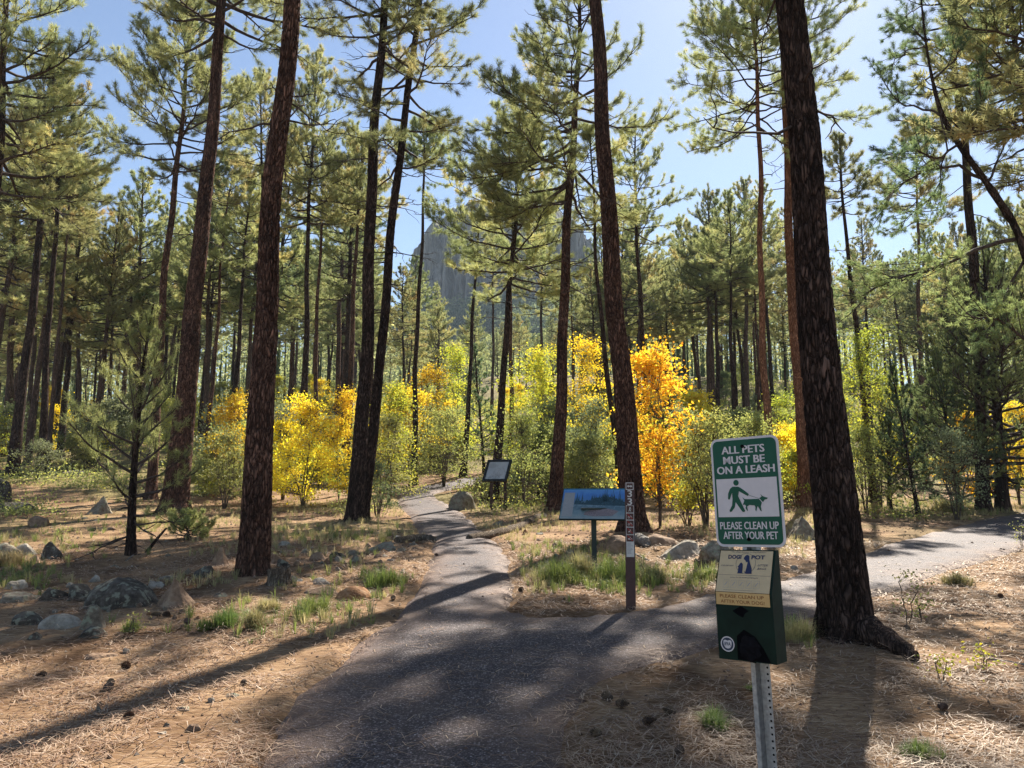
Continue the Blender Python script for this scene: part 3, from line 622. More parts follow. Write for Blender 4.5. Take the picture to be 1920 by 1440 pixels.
TREES = [
 # label, base, upper trunk points, width px, H, keywords
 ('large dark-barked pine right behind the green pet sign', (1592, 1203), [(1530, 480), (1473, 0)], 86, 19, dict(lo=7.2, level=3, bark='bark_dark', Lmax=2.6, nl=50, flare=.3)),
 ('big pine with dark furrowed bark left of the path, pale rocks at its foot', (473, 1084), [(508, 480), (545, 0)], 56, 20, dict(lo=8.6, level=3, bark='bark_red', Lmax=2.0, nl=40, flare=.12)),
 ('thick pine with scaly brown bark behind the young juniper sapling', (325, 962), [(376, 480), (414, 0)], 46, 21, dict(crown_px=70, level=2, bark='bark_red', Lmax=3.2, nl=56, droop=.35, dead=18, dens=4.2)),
 ('left stem of the twin pines leaning together beside the path', (664, 984), [(672, 860), (694, 480), (719, 0)], 31, 20, dict(crown_px=120, level=2, bark='bark_dark', Lmax=2.3, nl=52, droop=.4, dead=20, dens=4.0)),
 ('right stem of the twin pines, leaning hardest to the right', (679, 980), [(703, 760), (733, 480), (782, 0)], 24, 20, dict(crown_px=330, level=2, bark='bark_dark', Lmax=2.2, nl=54, droop=.45, dead=18, dens=3.8)),
 ('slender pine at the left edge of the path bend', (775, 880), [(788, 480), (797, 250)], 14, 15.5, dict(depth=31, crown_px=330, bark='bark_dark', Lmax=2.0, nl=44, dead=14)),
 ('straight slim pine standing behind the curve of the far path', (869, 870), [(895, 480)], 13, 12.5, dict(depth=34, crown_px=480, bark='bark_dark', Lmax=1.1, nl=20)),
 ('leaning pine directly behind the black framed map board', (925, 860), [(963, 480), (978, 220)], 19, 14.2, dict(depth=25, crown_px=540, bark='bark_dark', Lmax=3.1, nl=60, dead=10, tint=.6)),
 ('reddish slim pine just right of the leaning pine behind the map board', (956, 850), [(960, 480)], 12, 12.5, dict(depth=33, crown_px=430, bark='bark_red', Lmax=1.3, nl=26)),
 ('tall pine with long drooping limbs left of the blue panorama board', (1040, 961), [(1064, 480), (1086, 0)], 28, 16.5, dict(crown_px=390, level=2, bark='bark_red', Lmax=3.4, nl=52, droop=.45, dead=20, dens=4.2, azbias=(PI, .45))),
 ('thick reddish plated pine behind the blue panorama board', (1188, 1004), [(1150, 480), (1112, 0)], 45, 23, dict(lo=12, level=3, bark='bark_red', Lmax=2.4, nl=40, dead=14, dead_lo=6)),
 ('slim pine hiding behind the thick plated pine, leaning left', (1168, 900), [(1117, 480), (1105, 260)], 15, 12, dict(depth=23, crown_px=330, bark='bark_dark', Lmax=1.5, nl=26)),
 ('straight pine rising behind the orange maple', (1215, 860), [(1197, 480), (1190, 280)], 14, 16, dict(depth=32, crown_px=460, bark='bark_dark', Lmax=2.6, nl=40, dead=14, dens=3)),
 ('thin leaning pole pine among the yellow maples', (1085, 800), [(1073, 630)], 8, 9.5, dict(depth=40, crown_px=600, bark='bark_far', Lmax=1.3, nl=24)),
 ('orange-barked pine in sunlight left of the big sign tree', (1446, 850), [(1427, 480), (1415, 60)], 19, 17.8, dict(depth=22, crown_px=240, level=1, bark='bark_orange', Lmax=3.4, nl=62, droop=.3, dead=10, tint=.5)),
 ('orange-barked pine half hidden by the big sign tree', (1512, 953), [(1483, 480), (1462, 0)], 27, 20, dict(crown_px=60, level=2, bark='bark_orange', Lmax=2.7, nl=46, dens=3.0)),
 ('slim dark pine just right of the big sign tree', (1640, 908), [(1590, 480), (1575, 280)], 16, 13, dict(depth=26, crown_px=400, bark='bark_dark', Lmax=1.5, nl=28)),
 ('leaning pine at the far left, thickest of the left-hand cluster', (24, 896), [(69, 480), (97, 180)], 24, 17, dict(depth=29, crown_px=430, bark='bark_dark', Lmax=3.2, nl=56, tint=.55)),
 ('middle pine of the left-hand cluster, leaning right', (76, 888), [(101, 480), (108, 300)], 17, 17, dict(depth=30, crown_px=400, bark='bark_dark', Lmax=2.4, nl=40)),
 ('thinner pine crossing behind the left-hand cluster', (88, 886), [(122, 480), (130, 380)], 11, 14, dict(depth=32, crown_px=440, bark='bark_far', Lmax=2.0, nl=40, tint=.6)),
 ('dark straight pine right of the left-hand cluster', (112, 850), [(133, 630)], 15, 12.5, dict(depth=37, crown_px=620, bark='bark_dark', Lmax=2.2, nl=40)),
 ('thin pine at the very left edge leaning right', (2, 850), [(20, 660), (38, 580)], 9, 12, dict(depth=42, crown_px=560, bark='bark_far', Lmax=2.0, nl=34)),
 ('pine with a wavy trunk left of the thick scaly pine', (283, 890), [(312, 480), (343, 200)], 21, 17.5, dict(depth=24, crown_px=330, bark='bark_red', Lmax=3.2, nl=52, droop=.1, tint=.5)),
 ('slim pine partly hidden by the big left pine', (492, 880), [(490, 470), (491, 180)], 13, 17, dict(depth=30, crown_px=330, bark='bark_dark', Lmax=2.3, nl=44, tint=.6)),
 ('straight pine above the left yellow maple', (566, 860), [(577, 480), (587, 230)], 16, 18, dict(depth=30, crown_px=420, bark='bark_dark', Lmax=2.6, nl=56, tint=.6)),
 ('second straight pine above the left yellow maple', (588, 850), [(602, 400)], 12, 16, dict(depth=35, crown_px=420, bark='bark_red', Lmax=2.2, nl=46, tint=.6)),
 ('pine between the left yellow maple and the twin pines', (648, 850), [(668, 480)], 15, 15, dict(depth=32, crown_px=430, bark='bark_red', Lmax=2.4, nl=50, tint=.6)),
 ('thin pine leaning behind the thick scaly pine', (386, 860), [(416, 480), (430, 380)], 10, 15, dict(depth=36, crown_px=400, bark='bark_red', Lmax=2.3, nl=50, tint=.65)),
 ('dark leaning pine seen right of the thick scaly pine', (428, 860), [(455, 540)], 13, 14, dict(depth=36, crown_px=520, bark='bark_dark', Lmax=2.2, nl=46, tint=.6)),
 ('dark pine above the far right bushes', (1380, 830), [(1368, 480)], 11, 14, dict(depth=38, crown_px=540, bark='bark_dark', Lmax=2.2, nl=44)),
 ('pine beside the tight pair on the right-hand slope', (1350, 800), [(1338, 480)], 12, 13, dict(depth=42, crown_px=560, bark='bark_dark', Lmax=2.2, nl=44)),
 ('leftmost pine of the tight pair on the right-hand slope', (1335, 800), [(1325, 480)], 10, 13, dict(depth=44, crown_px=520, bark='bark_far', Lmax=2.2, nl=40)),
 ('thin dark pine behind the orange-barked pine', (1428, 830), [(1415, 560)], 9, 12, dict(depth=40, crown_px=570, bark='bark_red', Lmax=1.8, nl=36)),
 ('tall pine behind the leaning juniper at the upper right', (1845, 880), [(1815, 300), (1772, 0)], 26, 21, dict(depth=22, crown_px=260, level=1, bark='bark_dark', Lmax=2.6, nl=50, needle_mat='needles_cool')),
 ('pine at the top right corner with bare crooked limbs', (1990, 960), [(1925, 300), (1893, 0)], 25, 20, dict(depth=20, crown_px=300, level=1, bark='bark_dark', Lmax=3.0, nl=44, dens=3, droop=.3)),
 ('pine rising behind the juniper thicket', (1735, 890), [(1722, 480)], 13, 15, dict(depth=30, crown_px=420, bark='bark_far', Lmax=2.2, nl=44)),
 ('dense bushy-crowned pine at the treeline between the plated and sign trees', (1330, 800), [(1330, 500)], 14, 17, dict(depth=50, crown_px=600, bark='bark_far', Lmax=3.2, nl=64, tint=.4)),
 ('second bushy-crowned pine at the treeline, nearer the orange-barked pine', (1402, 800), [(1398, 500)], 13, 17, dict(depth=47, crown_px=560, bark='bark_far', Lmax=2.8, nl=60, tint=.6)),
 ('round-crowned pine screening the cliff, just right of the leaning pine', (1012, 750), [(1016, 560)], 9, 18, dict(depth=62, crown_px=590, bark='bark_far', Lmax=3.2, nl=60, tint=.55)),
 ('narrow pine screening the cliff, left of the drooping-limbed pine', (922, 760), [(925, 560)], 8, 16.5, dict(depth=60, crown_px=540, bark='bark_far', Lmax=2.4, nl=50, tint=.65)),
 ('low bushy pine below the left end of the cliff', (820, 770), [(822, 640)], 8, 9.5, dict(depth=64, crown_px=700, bark='bark_far', Lmax=2.4, nl=50, tint=.6)),
 ('tall crowned pine standing left of the frame edge cluster', (-60, 960), [(-20, 480), (10, 60)], 30, 19, dict(depth=20, crown_px=360, level=1, bark='bark_dark', Lmax=3.3, nl=60, tint=.6)),
]
def build_trees():
    for k, (lab, b, up, w, H, kw) in enumerate(TREES):
        px_pine(lab, b, up, w, H, seed=k+1, **kw)
# ------------------------------------------------------------------ junipers, saplings, broadleaf shrubs, background forest
def conifer(label, base, H, lo, Lmax, nl, r0, seed, mat, ctrl=None, nn=26, nlen=.08, nw=.010, dens=6, gap=.09, droop=0., dead=3, tint=.45, name='juniper_tree', cat='tree', level=1, group=None, spread=.9):
    rng = np.random.default_rng(3000+seed)
    ax = axis_of([(0, 0, 0)]+(ctrl or [(rng.normal(0, .05)*H, rng.normal(0, .05)*H, H)]), H, rng, .03)
    t = thing(name, label, cat, tuple(base), group)
    mb = MB(); trunk_mesh(mb, ax, r0, H, level, seed, .25); link('trunk', mb.mesh('trunk'), M['bark_dark'], t)
    cr = Crown(rng); pine_crown(cr, ax, r0, H, lo, Lmax, nl, dens, gap, dead, lo*.4, droop, tint)
    link('branches', cr.wood.mesh('branches'), M['limb'], t)
    link('foliage', cr.foliage(nn, nlen, nw, spread, .02).mesh('foliage'), M[mat], t)
    return t

def leaves(mb, P, size, rng, tint, flat=.6):
    N = len(P); nrm = norm(rng.normal(size=(N, 3))+np.array([0, 0, flat])); a = norm(np.cross(nrm, rng.normal(size=(N, 3)))); b = np.cross(nrm, a)
    s = (size*rng.uniform(.6, 1.25, N))[:, None]
    fold = nrm*s*.18
    V = np.stack([P-a*s*.5, P+b*s*.34+fold, P+a*s*.5, P-b*s*.34+fold], 1).reshape(-1, 3)
    i = np.arange(N)[:, None]*4
    mb.add(V, np.concatenate([i+np.array([[0, 1, 2]]), i+np.array([[0, 2, 3]])]), np.repeat(tint, 4))
def shrub_meshes(H, Wd, nclump, per, leaf, nst, seed, lo=.12, top_narrow=.5, stem_r=.012, tgrad=0.):
    rng = np.random.default_rng(5000+seed); wood = MB(); lf = MB()
    stems = []
    for k in range(nst):
        a = rng.uniform(0, 2*PI); h = H*rng.uniform(.65, .97); rad = Wd/2*rng.uniform(.15, .75)*(1 if nst > 1 else .2)
        n = 7; f = np.linspace(0, 1, n); wob = rng.normal(0, .035*H, (n, 2))*f[:, None]
        p = np.c_[math.cos(a)*(.03*nst*.15+rad*f**1.3), math.sin(a)*(.03*nst*.15+rad*f**1.3), h*f-.05]; p[:, :2] += wob
        stems.append(p); tube(wood, p, np.linspace(stem_r*(1+.25*H), .004, n), 5, cap=False)
    C = []; lobes = []
    nlb = max(7, int(nclump/13))
    for k in range(nlb):
        z = lo+.04+(.88-lo)*(k+rng.random())/nlb; pr = math.sin(PI*min(1, (z-lo+.18)/(1.2-lo)))**.7*(1-top_narrow*z*.8); a = k*2.4+rng.normal(0, .6); q = Wd/2*pr*rng.uniform(.15, 1.25)
        lobes.append((q*math.cos(a), q*math.sin(a), z*H, Wd*rng.uniform(.12, .30)*(.5+.6*pr), H*rng.uniform(.02, .055)))
    for k in range(3): lobes.append((rng.normal(0, Wd*.09), rng.normal(0, Wd*.09), H*rng.uniform(.86, .98), Wd*.07, H*.05))
    while len(C) < nclump:
        L = lobes[int(rng.integers(len(lobes)))]; u = norm(rng.normal(size=3))*rng.random()**.4
        p = np.array([L[0]+u[0]*L[3], L[1]+u[1]*L[3], L[2]+u[2]*L[4]])
        if p[2] < lo*H*.5: continue
        C.append(p)
    C = np.array(C)
    allst = np.concatenate(stems)
    for p in C:
        low = allst[allst[:, 2] < p[2]-.03*H]
        if len(low) == 0: low = allst[:1]
        q = low[np.argmin(((low-p)**2).sum(1)+.25*rng.random(len(low))*H*.2)]
        m = (q+p)/2+np.array([0, 0, -.05*H*rng.random()])+rng.normal(0, .02*H, 3)
        tube(wood, [q, m, p], [stem_r*.5, stem_r*.35, .002], 3, cap=False)
    sc = (Wd+H)/2*.05+.05
    P = np.repeat(C, per, 0)+rng.normal(0, 1, (nclump*per, 3))*np.array([sc, sc, sc*.55])*rng.uniform(.5, 1.6, (nclump*per, 1))
    P[:, 2] = np.maximum(P[:, 2], .04)
    tc = np.clip(rng.beta(2, 2, nclump)+tgrad*(C[:, 2]/H-.5), 0, 1)
    t = np.clip(np.repeat(tc, per)*.75+rng.random(nclump*per)*.25, 0, 1)
    leaves(lf, P, leaf, rng, t)
    return wood.mesh('stems'), lf.mesh('foliage')
def shrub(label, base, H, Wd, mat, nclump, per, leaf, nst, seed, cat='shrub', name='shrub', group=None, **kw):
    t = thing(name, label, cat, tuple(base), group)
    w, f = shrub_meshes(H, Wd, nclump, per, leaf, nst, seed, **kw)
    link('stems', w, M['stem'], t); link('foliage', f, M[mat], t)
    return t
# label, px centre, base row (or None with depth), top row, width px, material, clumps, leaves per clump, leaf size, stems
Y, MP = 'shrub', 'maple_tree'
SHRUBS = [
 ('bright yellow maple in front of the dark pines, left of the twin pines', 567, 950, None, 745, 112, 'leaf_yellow', 300, 30, .075, 4, MP, dict(tgrad=-.3, lo=.05, top_narrow=.55)),
 ('golden yellow maple tucked against the twin pine stems', 636, 946, None, 735, 80, 'leaf_yellow', 240, 30, .075, 3, MP, dict(tgrad=-.5, lo=.05)),
 ('yellow maple partly behind the feathery sapling', 430, None, 25, 735, 80, 'leaf_yellow', 150, 26, .085, 4, MP, dict(lo=.3)),
 ('lime yellow maple right of the twin pines', 738, None, 27, 720, 84, 'leaf_lime', 210, 28, .085, 4, MP, {}),
 ('yellow maple behind the slender pine at the path bend', 808, None, 36, 680, 84, 'leaf_yellow', 200, 26, .10, 4, MP, {}),
 ('yellow green maple left of the dark young conifer', 853, None, 38, 652, 60, 'leaf_lime', 160, 26, .11, 3, MP, {}),
 ('broad yellow maple behind the map board pine', 1000, None, 31, 655, 130, 'leaf_lime', 300, 28, .095, 6, MP, dict(tgrad=.4)),
 ('yellow and orange maple right of the drooping-limbed pine', 1105, None, 30, 632, 96, 'leaf_yellow', 260, 28, .095, 5, MP, dict(tgrad=-.4)),
 ('vivid orange maple beside the thick plated pine', 1238, 990, None, 640, 104, 'leaf_orange', 340, 24, .085, 4, MP, dict(tgrad=.15, lo=.14, top_narrow=.4)),
 ('low yellow maple behind the big sign post tree', 1492, None, 23, 850, 66, 'leaf_lime', 120, 24, .075, 4, MP, {}),
 ('small yellow maple far off between the left-hand pines', 100, None, 38, 762, 30, 'leaf_yellow', 60, 22, .10, 2, MP, {}),
 ('amber maple in the shade under the big juniper', 1836, None, 23, 770, 110, 'leaf_orange', 200, 26, .08, 5, MP, dict(tgrad=.5)),
 ('amber maple at the right edge behind the juniper', 1912, None, 24, 750, 80, 'leaf_yellow', 170, 26, .08, 4, MP, {}),
 ('tall light green maple right of the big sign tree', 1652, None, 23, 615, 110, 'leaf_lime', 260, 24, .085, 4, MP, dict(tgrad=-.9, lo=.2)),
 ('pale green bush filling the gap right of the twin pines', 728, None, 24, 775, 96, 'leaf_green', 220, 26, .07, 7, Y, {}),
 ('wide grey green bush left of the straight slim pine', 832, None, 30, 762, 130, 'leaf_green', 330, 26, .075, 9, Y, {}),
 ('small dark bush at the foot of the twin pines', 708, 968, None, 868, 66, 'leaf_dark', 130, 24, .055, 7, Y, {}),
 ('bush with thin bare stems right of the map board', 985, 952, None, 772, 92, 'leaf_green', 220, 22, .06, 5, Y, dict(lo=.25)),
 ('grey green bush between the drooping-limbed and plated pines', 1108, 945, None, 745, 108, 'leaf_grey', 330, 26, .06, 7, Y, {}),
 ('leafy green bush behind the pet sign, with many thin stems', 1325, 990, None, 775, 130, 'leaf_green', 380, 24, .06, 11, Y, dict(lo=.22)),
 ('light green bush left of the orange-barked pines', 1420, None, 20, 770, 120, 'leaf_green', 280, 26, .06, 8, Y, {}),
 ('olive bush between the two orange-barked pines', 1472, None, 27, 738, 76, 'leaf_lime', 170, 22, .07, 6, Y, dict(tgrad=-.6)),
 ('pale bush beside the far left pine cluster', 70, None, 28, 826, 66, 'leaf_grey', 160, 24, .06, 8, Y, {}),
 ('dark green bush behind the far left pines', 18, None, 36, 755, 80, 'leaf_dark', 200, 24, .09, 6, Y, {}),
 ('dark green bush left of the feathery sapling', 165, None, 33, 790, 130, 'leaf_dark', 260, 24, .08, 8, Y, {}),
 ('whitish green bush behind the big left pine', 530, None, 25, 758, 70, 'leaf_grey', 200, 24, .07, 7, Y, {}),
 ('grey green bush right of the feathery sapling', 420, None, 22, 810, 90, 'leaf_green', 200, 24, .065, 8, Y, {}),
 ('tall grey green bush right of the orange maple', 1290, None, 22, 770, 70, 'leaf_grey', 180, 24, .065, 6, Y, {}),
 ('low leafy bush under the slim pine right of the big sign tree', 1625, None, 21, 800, 90, 'leaf_green', 220, 24, .06, 7, Y, {}),
 ('dense green bush in front of the juniper thicket', 1700, 912, None, 790, 130, 'leaf_dark', 340, 26, .055, 9, Y, {}),
 ('pale green bush at the foot of the big juniper', 1795, None, 19, 800, 110, 'leaf_grey', 240, 24, .055, 8, Y, {}),
 ('low yellow green bush beside the map board legs', 968, 930, None, 880, 60, 'leaf_lime', 80, 18, .05, 6, Y, dict(tgrad=.3)),
 ('sprawling low bush in front of the map board legs', 905, 938, None, 892, 50, 'leaf_green', 70, 18, .045, 6, Y, dict(lo=.3)),
 ('low yellow bush under the orange maple', 1290, 985, None, 905, 90, 'leaf_lime', 140, 20, .055, 10, Y, dict(lo=.3)),
 ('low bush behind the blue panorama board', 1095, 948, None, 880, 110, 'leaf_green', 150, 22, .05, 9, Y, dict(tgrad=.5)),
 ('tall green oak shrub behind the drooping-limbed pine', 1035, None, 27, 745, 70, 'leaf_dark', 170, 26, .075, 5, Y, {}),
]
def build_shrubs():
    for k, (lab, cx, by, dep, top, w, mat, nc, per, leaf, nst, nm, kw) in enumerate(SHRUBS):
        b = ground(cx, by) if by else at_depth(cx, dep)
        b[2] = HG(b[0], b[1]) if b[1] < 40 else H1(b[0], b[1])
        H = (on_plane(cx, top, b[1])-b)[2]; Wd = px_size(w, b)
        shrub(lab, b, H, Wd*1.15, mat, int(nc*1.0), int(per*.62), leaf, nst, k+1, cat='maple' if nm == MP else 'shrub', name=nm, **kw)
def build_junipers():
    b = ground(245, 1041); b[2] = HG(b[0], b[1])
    c = [tuple(on_plane(u, v, b[1])-b) for u, v in ((250, 900), (262, 720), (285, 570))]
    conifer('feathery young juniper sapling with a thin dark trunk', b, (c[-1][2]), .6, 1.35, 38, px_size(17, b)/2, 1, 'sapling', c, nn=20, nlen=.115, nw=.006, dens=7, gap=.075, droop=-.05, dead=8, tint=.6, level=2)
    b = ground(352, 1012); b[2] = HG(b[0], b[1])
    conifer('low grey green juniper seedling left of the big pine', b, .68, .05, .55, 40, .018, 2, 'sapling', nn=34, nlen=.07, nw=.005, dens=14, gap=.05, droop=.1, dead=4, tint=.7, name='juniper_seedling', cat='shrub')
    b = at_depth(1880, 22.0); b[2] = HG(b[0], b[1])
    c = [tuple(on_plane(u, v, b[1])-b) for u, v in ((1870, 800), (1850, 520))]
    conifer('big juniper with a thick trunk at the right edge of the clearing', b, 7.4, .8, 3.3, 92, px_size(25, b)/2, 3, 'juniper', c, nn=34, nlen=.075, nw=.010, dens=8, gap=.09, droop=.15, dead=12, tint=.6)
    b = at_depth(1722, 20.5); b[2] = HG(b[0], b[1])
    conifer('dark bushy juniper between the light green maple and the big juniper', b, 4.2, .25, .95, 44, .06, 4, 'juniper', nn=28, nlen=.09, nw=.011, dens=8, gap=.10, droop=0, dead=3, tint=.15)
    b = at_depth(908, 35)
    conifer('dark young conifer behind the slim pines left of the map board', b, 6.0, .3, 1.2, 40, .08, 5, 'juniper', nn=22, nlen=.12, nw=.016, dens=6, gap=.14, dead=3, tint=.2, name='young_conifer')
    b = at_depth(1010, 26)
    conifer('small dark juniper behind the map board', b, 2.6, .1, 1.0, 30, .05, 6, 'juniper', nn=24, nlen=.09, nw=.011, dens=7, gap=.11, dead=2, tint=.2)
    for lab, px, dd, H, Lm, sd, ti in (('grey green spreading juniper left of the big juniper trunk', 1802, 22.0, 4.6, 1.9, 7, .6), ('low feathery juniper in front of the pale bush right of the big sign tree', 1668, 22.5, 3.0, 1.2, 9, .5)):
        b = at_depth(px, dd); b[2] = HG(b[0], b[1])
        conifer(lab, b, H, .3, Lm, 60, .07, sd, 'juniper', nn=32, nlen=.07, nw=.009, dens=8.5, gap=.085, droop=-.1, dead=4, tint=ti)
    # the juniper leaning in from the right
    d = 12.5; rng = np.random.default_rng(77)
    line = [(2030, 1010), (1985, 720), (1918, 445), (1852, 345), (1800, 275), (1764, 214), (1748, 150), (1737, 90), (1728, 10), (1722, -60)]
    yo = [0, .1, .3, .3, .35, .4, .45, .5, .5, .5]
    b0 = at_depth(2030, d); b0[2] = HG(b0[0], b0[1])
    P = np.array([on_plane(u, v, d+o)-b0 for (u, v), o in zip(line, yo)]); P[0] = (0, 0, -.2)
    t = thing('juniper_tree', 'juniper leaning in over the path from the right edge, crooked forked trunk', 'tree', tuple(b0))
    mb = MB(); f = np.linspace(0, 1, 60); Q = np.array([[np.interp(g, np.linspace(0, 1, len(P)), P[:, k]) for k in range(3)] for g in f])
    kk = np.ones(5)/5; Q = np.stack([np.convolve(np.pad(Q[:, k], 2, mode='edge'), kk, 'valid') for k in range(3)], 1)
    tube(mb, Q, np.interp(f, [0, .25, .5, .7, 1], [.10, .066, .047, .025, .009])*(1+.08*rng.normal(size=60)), 12, 1.0, cap=False)
    link('trunk', mb.mesh('trunk'), M['bark_dark'], t)
    cr = Crown(rng)
    limbs = [([(1852, 345), (1800, 310), (1735, 318), (1680, 350), (1650, 400)], .035), ([(1764, 214), (1720, 200), (1680, 190), (1650, 140)], .025),
             ([(1800, 275), (1760, 300), (1710, 280), (1660, 300)], .025), ([(1737, 90), (1700, 95), (1660, 130)], .018), ([(1918, 445), (1830, 470), (1740, 505), (1640, 540), (1600, 560)], .04),
             ([(1764, 214), (1775, 270), (1760, 350), (1690, 420)], .02), ([(1748, 150), (1790, 110), (1820, 60)], .02), ([(1800, 275), (1830, 200), (1850, 120)], .022), ([(1985, 720), (1930, 640), (1870, 600), (1800, 590)], .035),
             ([(1852, 345), (1880, 280), (1900, 220)], .025), ([(1728, 10), (1700, 30), (1680, 60)], .012), ([(1930, 480), (1890, 540), (1850, 640)], .03)]
    for pl, r in limbs:
        w = rng.uniform(-.9, .9); pp = np.array([on_plane(u, v, d+.35+w*k/len(pl))-b0 for k, (u, v) in enumerate(pl)]); n = 9
        g = np.linspace(0, 1, n); pp = np.array([[np.interp(x, np.linspace(0, 1, len(pp)), pp[:, k]) for k in range(3)] for x in g])+rng.normal(0, .02, (n, 3))
        L = np.linalg.norm(np.diff(pp, axis=0), axis=1).sum()
        tube(cr.wood, pp, np.linspace(r, .006, n), 5, cap=False)
        cr.twigs(pp, r, max(L, .9), 8, .085, .25 if pl[0][1] < 320 else .65, start=.3, sub=.5)
    link('branches', cr.wood.mesh('branches'), M['limb'], t)
    link('foliage', cr.foliage(30, .085, .008, .9, .0).mesh('foliage'), M['juniper'], t)

def build_forest():
    rng = np.random.default_rng(42)
    OFF = (0, -300, -50)
    protos = []
    for k in range(7):
        H = 17.0; lo = [8.0, 9.2, 7.0, 10.0, 8.6, 7.6, 10.4][k]
        lean = rng.normal(0, .035, 2)*H
        t = pine('background pine', (0, 0, 0), [(lean[0], lean[1], H)], .20, H, lo, Lmax=[3.0, 2.6, 3.2, 2.8, 3.3, 2.7, 2.6][k], nl=[70, 62, 76, 60, 70, 74, 58][k], level=1,
                 bark=['bark_far', 'bark_dark', 'bark_far', 'bark_red', 'bark_far', 'bark_dark', 'bark_far'][k], seed=200+k, dens=5.2, gap=.15, nn=20, nlen=.20, nw=.022, dead=10, tint=[.5, .6, .55, .4, .65, .45, .7][k],
                 name='background_pine')
        protos.append(t)
    spots = []
    placed = [np.array(o.location[:2]) for o in S.objects if o.parent is None and o.get('category') == 'tree' and o.location.y > 1]
    def zone(px): return ('among the far pines left of the thick scaly pine' if px < 340 else 'between the scaly pine and the twin pines' if px < 690 else 'on the low ground below the butte' if px < 1110 else 'on the slope between the plated and orange-barked pines' if px < 1440 else 'far off to the right behind the junipers')
    # places that lie in the sun in the photograph: no crown may stand between them and the sun
    sunny = [at_depth(*q)+np.array([0, 0, 1.6]) for q in ((567, 20), (636, 20), (738, 27), (808, 36), (853, 38), (960, 31), (1030, 31), (1105, 30), (1238, 17), (1492, 23), (1652, 23), (1290, 18), (1420, 20), (1472, 27), (100, 38), (1560, 22), (70, 28), (160, 28))]
    sunny += [ground(u, v) for u, v in ((1500, 1080), (1600, 1050), (1700, 1040), (1800, 1010), (1880, 1000), (1700, 1200), (1850, 1150), (1850, 1250), (1750, 940), (1850, 945), (1650, 940), (1000, 1000), (1100, 1000), (880, 1060), (100, 990), (300, 1000), (200, 960))]
    def shades(p, H):
        for q in sunny:
            t = ((p[0]-q[0])*SUNV.x+(p[1]-q[1])*SUNV.y)/(SUNV.x**2+SUNV.y**2)
            if t < 1: continue
            off = math.hypot(q[0]+SUNV.x*t-p[0], q[1]+SUNV.y*t-p[1]); z = q[2]+SUNV.z*t-p[2]
            if off < 2.4 and H*.22 < z < H*1.02: return True
        return False
    quotas = [(-120, 340, 30, 112, 68), (340, 690, 33, 112, 46), (690, 790, 44, 120, 10), (790, 1120, 80, 170, 34), (1120, 1440, 42, 120, 46), (1440, 2000, 30, 110, 50)]
    for pa, pb, da, db, n in quotas:
        c = 0; tries = 0
        while c < n and tries < 4000:
            tries += 1
            px = rng.uniform(pa, pb); d = da+(db-da)*rng.random()**1.25; p = at_depth(px, d)
            mind = 2.2 if d < 60 else 3.0
            if any((abs(q[0]-p[0]) < mind and abs(q[1]-p[1]) < mind) for q in placed): continue
            if shades(p, 15.5 if not 690 < px < 1120 else 11): continue
            if d < 45 and p[1] < 40 and path_sd(p[None, :2])[0] < 2: continue
            placed.append(p[:2]); spots.append((px, d, p)); c += 1
    used = set()
    for px, d, p in spots:
        i = int(rng.integers(len(protos)))
        s = rng.uniform(.72, 1.08)
        if 690 < px < 1120: s *= .62 if d > 85 else .75
        if 1120 < px < 1440: s *= .95
        if px >= 1440: s *= .95
        z = zone(px); lab = 'slender background pine '+z; grp = 'background pines '+z
        rz = rng.uniform(0, 2*PI); sc = (s*rng.uniform(.85, 1.15), s)
        if i not in used:
            used.add(i); t = protos[i]; t.location = tuple(p); t.rotation_euler = (0, 0, rz); t.scale = (sc[0], sc[0], sc[1]); t['label'] = lab; t['group'] = grp
        else: copy_tree(protos[i], lab, tuple(p), rz, sc, grp)
    # unseen pines added right of the frame as casters of foreground shade
    for k, (x, y, s) in enumerate([(10.5, 12.5, .95), (8.2, 6.0, 1.0), (13.5, 18.5, 1.0), (14.5, 9.5, 1.0)]):
        copy_tree(protos[(k*2+2) % 7], 'unseen pine added off the right edge to shade the foreground', (x, y, H1(x, y)-.1), k*1.3, (s*1.1, s), 'added shade pines off the right edge')
    # undergrowth shrubs through the forest
    sp = []
    kinds = [('leaf_green', 2.6, 3.0), ('leaf_grey', 2.2, 2.8), ('leaf_dark', 3.2, 3.0), ('leaf_lime', 2.8, 2.6), ('leaf_green', 1.6, 2.4), ('leaf_yellow', 3.4, 2.6)]
    for k, (mat, h, w) in enumerate(kinds):
        t = thing('forest_shrub', 'shrub', 'shrub'); a, b = shrub_meshes(h, w, 150, 22, .115, 6, 300+k)
        link('stems', a, M['stem'], t); link('foliage', b, M[mat], t); sp.append(t)
    used = set(); n = 0; words_ = ['mid green', 'grey green', 'dark green', 'lime green', 'low green', 'yellow']
    while n < 205:
        px, d = (rng.uniform(-100, 2050), rng.uniform(30, 100)) if n < 120 else ((rng.uniform(690, 1500), rng.uniform(25, 40)) if n < 165 else (rng.uniform(380, 1560), rng.uniform(23, 36))); p = at_depth(px, d)
        if p[1] < 40 and path_sd(p[None, :2])[0] < 2.2: continue
        n += 1
        i = int(rng.choice(6, p=[.29, .17, .10, .22, .14, .08])); s = rng.uniform(.7, 1.25)*(1 if n <= 120 else .75)
        if px < 400 and d < 42: s *= .6
        lab = words_[i]+' shrub '+zone(px).replace('pines ', 'trees ') ; grp = words_[i]+' undergrowth '+zone(px)
        if i not in used:
            used.add(i); t = sp[i]; t.location = tuple(p); t.scale = (s, s, s); t['label'] = lab; t['group'] = grp
        else: copy_tree(sp[i], lab, tuple(p), rng.uniform(0, 6), (s, s), grp)
